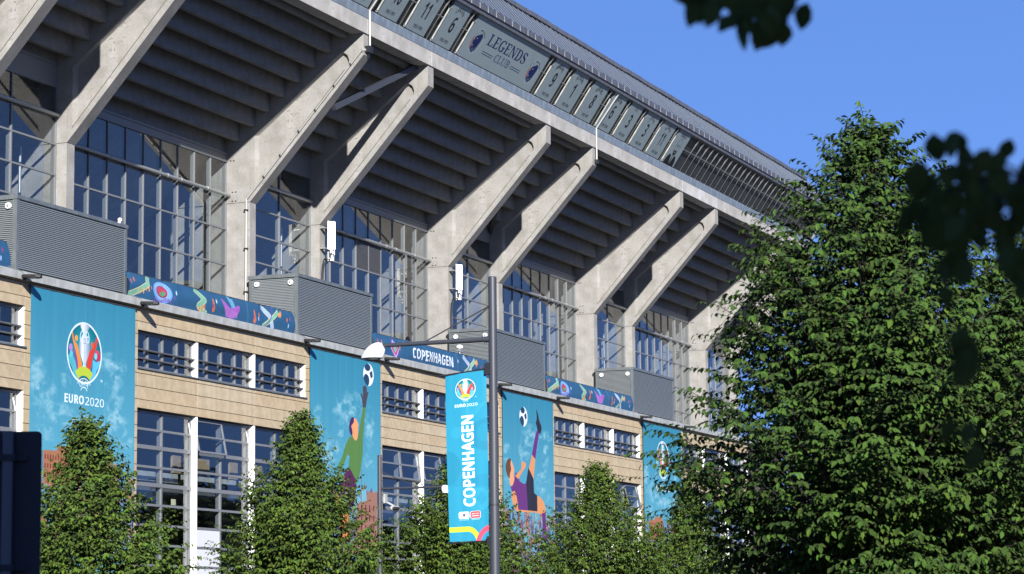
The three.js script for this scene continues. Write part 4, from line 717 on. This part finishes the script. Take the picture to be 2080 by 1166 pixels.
// sprays of leaves along twigs on limbs that leave a trunk; radius(h, angle) gives the reach of the crown
function foliage(o) {
  const r = rngOf(o.seed), leaves = [], wood = [], UP = new V3(0, 1, 0); let bf = 0, ba = 0;
  for (let i = 0; i < o.limbs; i++) {
    const B = o.bough || 1, b = Math.floor(i / B); if (i % B === 0) { bf = Math.pow((b + r()) * B / o.limbs, o.topBias || 0.8); ba = b * 2.39996 + r() * 0.9; }
    const f = clamp(bf + (B > 1 ? (r() - 0.5) * 0.03 : 0)), h = mix(o.low, o.height, f), az = ba + (B > 1 ? (r() - 0.5) * 1.9 * (0.35 + f) : 0), R = o.radius(h, az) * (0.86 + 0.2 * r());
    const out = new V3(Math.cos(az), 0, Math.sin(az)), rise = mix(o.riseLow, o.riseHigh, f);
    const tip = new V3(0, h, 0).addScaledVector(out, R), root = new V3(0, Math.max(o.low * 0.6, h - R * rise - 0.1), 0), mid = root.clone().lerp(tip, 0.5).add(new V3(0, R * o.arch, 0));
    const curve = new THREE.QuadraticBezierCurve3(root, mid, tip);
    if (i % o.woodEvery === 0) for (let q = 0; q < 4; q++) wood.push(bar(curve.getPoint(q / 4).toArray(), curve.getPoint((q + 1) / 4).toArray(), 0.011 * R * (1 - q * 0.24) + 0.002, 5, 0.011 * R * (0.76 - q * 0.24) + 0.002));
    const twigs = Math.max(3, Math.round(R / o.twigGap));
    for (let k = 0; k <= twigs; k++) {
      const t = mix(o.inner, 1, k / twigs), p = curve.getPoint(t), tan = curve.getTangent(t), last = k === twigs, side = k % 2 ? 1 : -1;
      const lat = new V3().crossVectors(tan, UP).normalize().multiplyScalar(side);
      const d = last ? tan.clone() : tan.clone().multiplyScalar(0.55 + 0.3 * r()).addScaledVector(lat, 0.9).addScaledVector(UP, (r() - 0.45) * o.scatter);
      d.normalize(); const len = o.twig * (0.6 + 0.7 * r()) * (last ? 1.1 : mix(0.7, 1.0, 1 - t) + 0.25), n = Math.max(3, Math.round(len / o.leafGap));
      if (o.woodEvery === 1 && r() < 0.4) { const tp = (s) => p.clone().addScaledVector(d, len * s).addScaledVector(UP, -o.droop * len * s * s).toArray(); wood.push(bar(tp(0), tp(0.45), 0.004, 3), bar(tp(0.45), tp(0.9), 0.003, 3)); }
      for (let q = 1; q <= n; q++) {
        const s = q / n, pos = p.clone().addScaledVector(d, len * s).addScaledVector(UP, -o.droop * len * s * s), sd = q % 2 ? 1 : -1;
        const dv = new V3(d.x, d.y - 2 * o.droop * s * 0.7, d.z), lt = new V3().crossVectors(dv, UP).normalize().multiplyScalar(sd * (q === n ? 0.1 : 0.85));
        const ld = dv.multiplyScalar(0.6).add(lt).addScaledVector(UP, -o.hang * (0.5 + r())).add(new V3(r() - 0.5, r() - 0.5, r() - 0.5).multiplyScalar(o.jit)).normalize();
        const nr = new V3(out.x * 0.5, 1, out.z * 0.5).add(new V3(r() - 0.5, r() - 0.5, r() - 0.5).multiplyScalar(o.jit * 1.3)).addScaledVector(ld, -0.0).normalize();
        if (Math.abs(nr.dot(ld)) > 0.93) nr.x += 0.6;
        leaves.push([pos, ld, nr, 0.6 + 0.65 * r()]);
      }
    }
  }
  return { leaves, wood, r };
}
function crownOf(leaves, geo, m, r) {
  const im = new THREE.InstancedMesh(geo, m, leaves.length);
  leaves.forEach(([p, d, n, s], i) => { im.setMatrixAt(i, leafMatrix(p, d, n, s)); im.setColorAt(i, tints(r)); });
  im.castShadow = im.receiveShadow = true; return im;
}
function trunkGeo(h, r0, r1, seed) {
  const r = rngOf(seed), pts = [0, 0.25, 0.5, 0.75, 1].map((t) => new V3((r() - 0.5) * 0.12 * t, h * t, (r() - 0.5) * 0.12 * t));
  const c = new THREE.CatmullRomCurve3(pts), g = new THREE.TubeGeometry(c, 14, 1, 10), p = g.attributes.position, v = new V3();
  for (let i = 0; i < p.count; i++) { const k = Math.floor(i / 11), q = k / 14, ce = c.getPoint(q), rad = mix(r0, r1, q) * (1 + 0.12 * Math.sin(i * 5.1)) * (k === 0 ? 1.35 : 1); v.fromBufferAttribute(p, i).sub(ce).multiplyScalar(rad).add(ce); p.setXYZ(i, v.x, v.y, v.z); }
  g.computeVertexNormals(); return g.toNonIndexed();
}
const lobed = (seed, amt) => { const n = noiseGrid(8, seed); return (h, a) => 1 - amt + 2 * amt * vnoise(n, 8, a / 6.2832 * 8, h * 1.1); };
const prof = (list) => (h) => { for (let i = 0; i + 1 < list.length; i++) if (h <= list[i + 1][0]) return mix(list[i][1], list[i + 1][1], clamp((h - list[i][0]) / (list[i + 1][0] - list[i][0]))); return list[list.length - 1][1]; };

// street trees in front of the wall
const streetLeaf = leafGeo(0.125, 0.078, 0.25, 0.012);
[[-38.8, 7.25, 1.0, 0.88, 'small dense street tree in front of the first tall banner, leftmost'], [-26.6, 8.3, 2.0, 0.86, 'street tree covering the left part of the goalkeeper banner'], [-14.3, 7.8, 3.0, 1.08, 'street tree behind the hanging street banner and lamp post'], [-0.6, 8.3, 4.0, 1.02, 'street tree between the overhead-kick banner and the farthest tall banner'], [11.6, 7.9, 5.0, 1.0, 'street tree low behind the left edge of the big leafy tree']].forEach(([x, h, seed, wide, label], i) => {
  const t = thing('street_tree', label, 'tree', [x, 0, 16], 'row of street trees along the pavement');
  t.rotation.set(0, seed * 1.3, (i % 3 - 1) * 0.02); const lb = lobed(seed * 7 + 3, [0.22, 0.30, 0.26, 0.32, 0.26][i]), pf = prof([[1.9, 1.5], [2.6, 2.45], [3.6, 2.65], [h - 3.2, 2.1], [h - 2.0, 1.35], [h - 1.0, 0.62], [h - 0.3, 0.30], [h, 0.05]]);
  const f = foliage({ seed: seed * 101, limbs: [380, 430, 450, 400, 380][i], low: 2.0, height: h, radius: (y, a) => pf(y) * lb(y, a) * wide * 1.22, riseLow: 0.55, riseHigh: 1.6, arch: 0.05, inner: 0.36, bough: 4, twigGap: 0.13, twig: 0.42, leafGap: 0.062, scatter: 1.3, droop: 0.25, hang: 0.55, jit: 0.9, woodEvery: 3, topBias: 0.72 });
  part('trunk', merge([trunkGeo(h - 0.6, 0.13, 0.02, seed), ...f.wood]), M.bark, t);
  const c = crownOf(f.leaves, streetLeaf, LM.street, f.r); c.name = 'crown'; c.userData.kind = 'stuff'; t.add(c);
});
// big hornbeam on the right and its neighbour at the frame edge
const bigLeaf = leafGeo(0.082, 0.047, 0.22, 0.007);
const dist = (p, b) => { const q = p.clone().add(b).sub(EYE); return q.length(); };
function bigTree(pos, label, o, rows3) {
  const t = thing('broadleaf_tree', label, 'tree', pos, 'broadleaf trees on the right'); const base = new V3(...pos);
  const lb = lobed(o.seed, 0.26), pf = prof(rows3);
  const f = foliage({ limbs: o.limbs, seed: o.seed, low: 1.75, height: o.height, radius: (y, a) => pf(y) * lb(y, a), riseLow: 0.25, riseHigh: 1.25, arch: 0.10, inner: 0.12, bough: 5, twigGap: 0.095, twig: 0.36, leafGap: 0.040, scatter: 0.25, droop: 0.30, hang: 0.5, jit: 0.55, woodEvery: 1, topBias: 0.8 });
  part('trunk', merge([trunkGeo(o.height - 0.5, 0.15, 0.014, o.seed), ...f.wood]), M.bark, t);
  const order = f.leaves.map((l, i) => [dist(l[0], base) - 0.1 * l[3], i]).sort((a, b) => a[0] - b[0]).slice(0, o.single).map((q) => q[1]), pick = new Set(order);
  for (const i of order) { const m = part('leaf', bigLeaf, LM.big, t); m.matrixAutoUpdate = false; m.matrix.copy(leafMatrix(...f.leaves[i])); m.matrix.decompose(m.position, m.quaternion, m.scale); m.matrixAutoUpdate = true; }
  const c = crownOf(f.leaves.filter((l, i) => !pick.has(i)), bigLeaf, LM.big, f.r); c.name = 'crown'; c.userData.kind = 'stuff'; t.add(c);
  return f.leaves.length;
}
const nBig = bigTree([-69.3, 0, 44.65], 'big leafy tree on the right covering the end of the stand', { seed: 31, limbs: 640, height: 7.15, single: 300 }, [[1.7, 1.4], [2.6, 1.72], [3.3, 2.0], [4.2, 2.12], [4.9, 1.95], [5.6, 1.5], [6.1, 1.0], [6.6, 0.55], [6.9, 0.28], [7.15, 0.04]]);
const nNext = bigTree([-65.6, 0, 45.85], 'leafy tree at the right edge of the frame behind the dark leaves', { seed: 47, limbs: 460, height: 6.45, single: 120 }, [[1.7, 1.4], [2.6, 1.8], [3.6, 1.9], [4.6, 1.6], [5.5, 1.0], [6.1, 0.5], [6.45, 0.05]]);
// tall tree over the viewer: crown behind, two leafy branches reaching into the frame out of focus
const at = (px, py, d) => { // point at a distance d along a direction, used to set where the branch tips hang
  const up = new V3().crossVectors(RIGHT, FWD), r = RIGHT.clone().multiplyScalar(Math.cos(ROLL)).addScaledVector(up, Math.sin(ROLL)), u = up.clone().multiplyScalar(Math.cos(ROLL)).addScaledVector(RIGHT, -Math.sin(ROLL));
  return EYE.clone().addScaledVector(FWD, d).addScaledVector(r, (px - 1040) / 5117.3 * d).addScaledVector(u, -(py - 583) / 5117.3 * d);
};
{
  const root = new V3(-99.9, 0, 54.9), t = thing('overhanging_tree', 'dark out-of-focus leaves hanging in close at the top and right of the frame', 'tree', root.toArray());
  const r = rngOf(9), nearLeaf = leafGeo(0.085, 0.062, 0.3, 0.004);
  const sprays = [[at(1520, -60, 4.6), [[1400, 8], [1425, 30], [1392, -4], [1450, 24], [1475, 8], [1500, -6], [1520, 34], [1535, 58], [1560, 44], [1570, 66], [1585, 30], [1600, 8], [1622, 10], [1545, 18], [1440, -10], [1610, -12], [1580, -20], [1500, 14], [1555, 0]], 4.6], [at(2140, 380, 4.4), [[1890, 335], [1925, 330], [1960, 322], [2005, 345], [1880, 395], [1920, 385], [1960, 375], [2000, 395], [1868, 440], [1905, 440], [1945, 430], [1985, 440], [2020, 430], [1900, 480], [1940, 480], [1980, 475], [1940, 522], [1945, 575], [2050, 360], [2070, 330], [2055, 470], [2080, 500], [2070, 540], [2040, 400], [2085, 420], [1850, 425], [1910, 415], [1975, 410], [1955, 455], [2015, 470], [2075, 560]], 4.3], [at(2120, 800, 3.6), [[1955, 735], [1985, 755]], 3.6], [at(2120, 980, 3.6), [[1965, 900]], 3.6]];
  const trunk = [trunkGeo(9, 0.34, 0.1, 5)], rel = (v) => v.clone().sub(root).toArray();
  for (const [tip, list, d] of sprays) {
    const b = [], lv = [];
    const from = new V3(0, 5.6, 0), e = tip.clone().sub(root);
    b.push(tube([from.toArray(), from.clone().lerp(e, 0.5).add(new V3(0.3, 1.2, 0.9)).toArray(), e.toArray()], 0.02, 6, 20));
    for (const [x, y] of list) {
      const c = at(x, y, d + (r() - 0.5) * 0.5), tw = tip.clone().lerp(c, 0.75).add(new V3(0, 0.02, 0)); b.push(bar(rel(tip), rel(tw), 0.0025, 4));
      for (let q = 0; q < (d < 4 ? 3 : 3); q++) {
      const dn = new V3(r() - 0.5, -0.75 - 0.5 * r(), r() - 0.5).addScaledVector(RIGHT, (r() - 0.6) * 0.9).normalize(), nn = FWD.clone().negate().add(new V3((r() - 0.5) * 1.1, 0.35 + (r() - 0.5), (r() - 0.5) * 1.1)).normalize(), s = 0.38 + 0.34 * r();
      lv.push([c.clone().sub(root).addScaledVector(dn, -0.042 * s).add(new V3(r() - 0.5, r() - 0.5, r() - 0.5).multiplyScalar(0.05)), dn, nn, s]); }
    }
    const br = part('branch', merge(b), M.bark, t);
    for (const l of lv) { const m = part('leaf', nearLeaf, LM.near, br); leafMatrix(...l).decompose(m.position, m.quaternion, m.scale); }
  }
  part('trunk', merge(trunk), M.bark, t);
  const lb = lobed(4, 0.2), pf = prof([[3.0, 2.4], [5, 3.8], [8, 4.4], [11, 3.9], [13.5, 2.4], [15, 0.2]]);
  const f = foliage({ seed: 77, limbs: 480, low: 3.0, height: 14.8, radius: (y, a) => pf(y) * lb(y, a), riseLow: 0.3, riseHigh: 1.1, arch: 0.1, inner: 0.25, twigGap: 0.2, twig: 0.6, leafGap: 0.07, scatter: 0.9, droop: 0.3, hang: 0.5, jit: 0.8, woodEvery: 4, topBias: 0.9 });
  const keep = f.leaves.filter(([p]) => { const q = p.clone().add(root).sub(EYE), z = q.dot(FWD); return z < 0.3; });
  const c = crownOf(keep, leafGeo(0.2, 0.15, 0.3, 0.01), LM.near, f.r); c.name = 'crown'; c.userData.kind = 'stuff'; t.add(c);
}
// park trees across the street: seen only mirrored in the lower windows
{
  const g = leafGeo(0.55, 0.42, 0.3, 0.05), lb = lobed(14, 0.25), pf = prof([[2, 3.2], [4.5, 5.2], [8, 5.4], [11, 3.8], [13, 1.6], [14, 0.2]]);
  const f = foliage({ seed: 505, limbs: 210, low: 2.2, height: 14, radius: (y, a) => pf(y) * lb(y, a), riseLow: 0.3, riseHigh: 1.2, arch: 0.1, inner: 0.3, twigGap: 0.5, twig: 1.3, leafGap: 0.2, scatter: 1.1, droop: 0.3, hang: 0.4, jit: 0.9, woodEvery: 3, topBias: 0.8 });
  const t0 = thing('park_tree', 'tall dark park tree across the street, mirrored in the lower windows', 'tree', [60, 0, 64], 'park trees across the street');
  part('trunk', merge([trunkGeo(11, 0.35, 0.05, 8), ...f.wood]), M.bark, t0); const c = crownOf(f.leaves, g, LM.far, f.r); c.name = 'crown'; c.userData.kind = 'stuff'; t0.add(c);
  for (const [x, z, s, a] of [[72, 62, 1.1, 1], [85, 66, 0.95, 2], [97, 63, 1.15, 3], [110, 65, 1, 4], [123, 62, 1.05, 5], [137, 66, 1.1, 6], [152, 64, 1, 0.5], [168, 65, 1.1, 2.5]]) { const q = t0.clone(); q.name = numbered('park_tree'); q.position.set(x, 0, z); q.scale.setScalar(s); q.rotation.y = a; scene.add(q); }
}
// ------------------------------------------------------------------ back of a traffic sign at the left edge
{
  const c = at(14, 1000, 17), t = thing('traffic_sign', 'dark back of a tall traffic sign on a post at the lower left corner', 'traffic sign', [c.x, 0, c.z]);
  t.rotation.y = Math.atan2(-FWD.x, -FWD.z) + 0.08; // plate square to the road
  const plate = (y0, y1) => { const s = new THREE.Shape(), w = 0.215, r = 0.03, h = y1 - y0; s.moveTo(-w + r, 0); s.lineTo(w - r, 0); s.quadraticCurveTo(w, 0, w, r); s.lineTo(w, h - r); s.quadraticCurveTo(w, h, w - r, h); s.lineTo(-w + r, h); s.quadraticCurveTo(-w, h, -w, h - r); s.lineTo(-w, r); s.quadraticCurveTo(-w, 0, -w + r, 0); return new THREE.ExtrudeGeometry(s, { depth: 0.018, bevelEnabled: true, bevelSize: 0.004, bevelThickness: 0.004, bevelSegments: 1 }).translate(0, y0, -0.075); };
  const back = mat([0.02, 0.024, 0.034], 0.75, { specularIntensity: 0.4 });
  part('sign_plate', plate(1.9, 3.09), back, t); part('sign_plate', plate(0.95, 1.88), back, t);
  part('post', new THREE.CylinderGeometry(0.038, 0.038, 3.09, 18).translate(0, 1.545, 0), mat([0.05, 0.06, 0.085], 0.5, { metalness: 0.3 }), t);
  for (const y of [2.91, 2.17, 1.5]) part('clamp', merge([box(-0.13, 0.13, y - 0.018, y + 0.018, -0.055, -0.025), box(-0.05, 0.05, y - 0.022, y + 0.022, -0.05, 0.042)]), back, t);
}
console.log('leaves', nBig, nNext, 'panes', paneCount);
renderer.render(scene, camera);
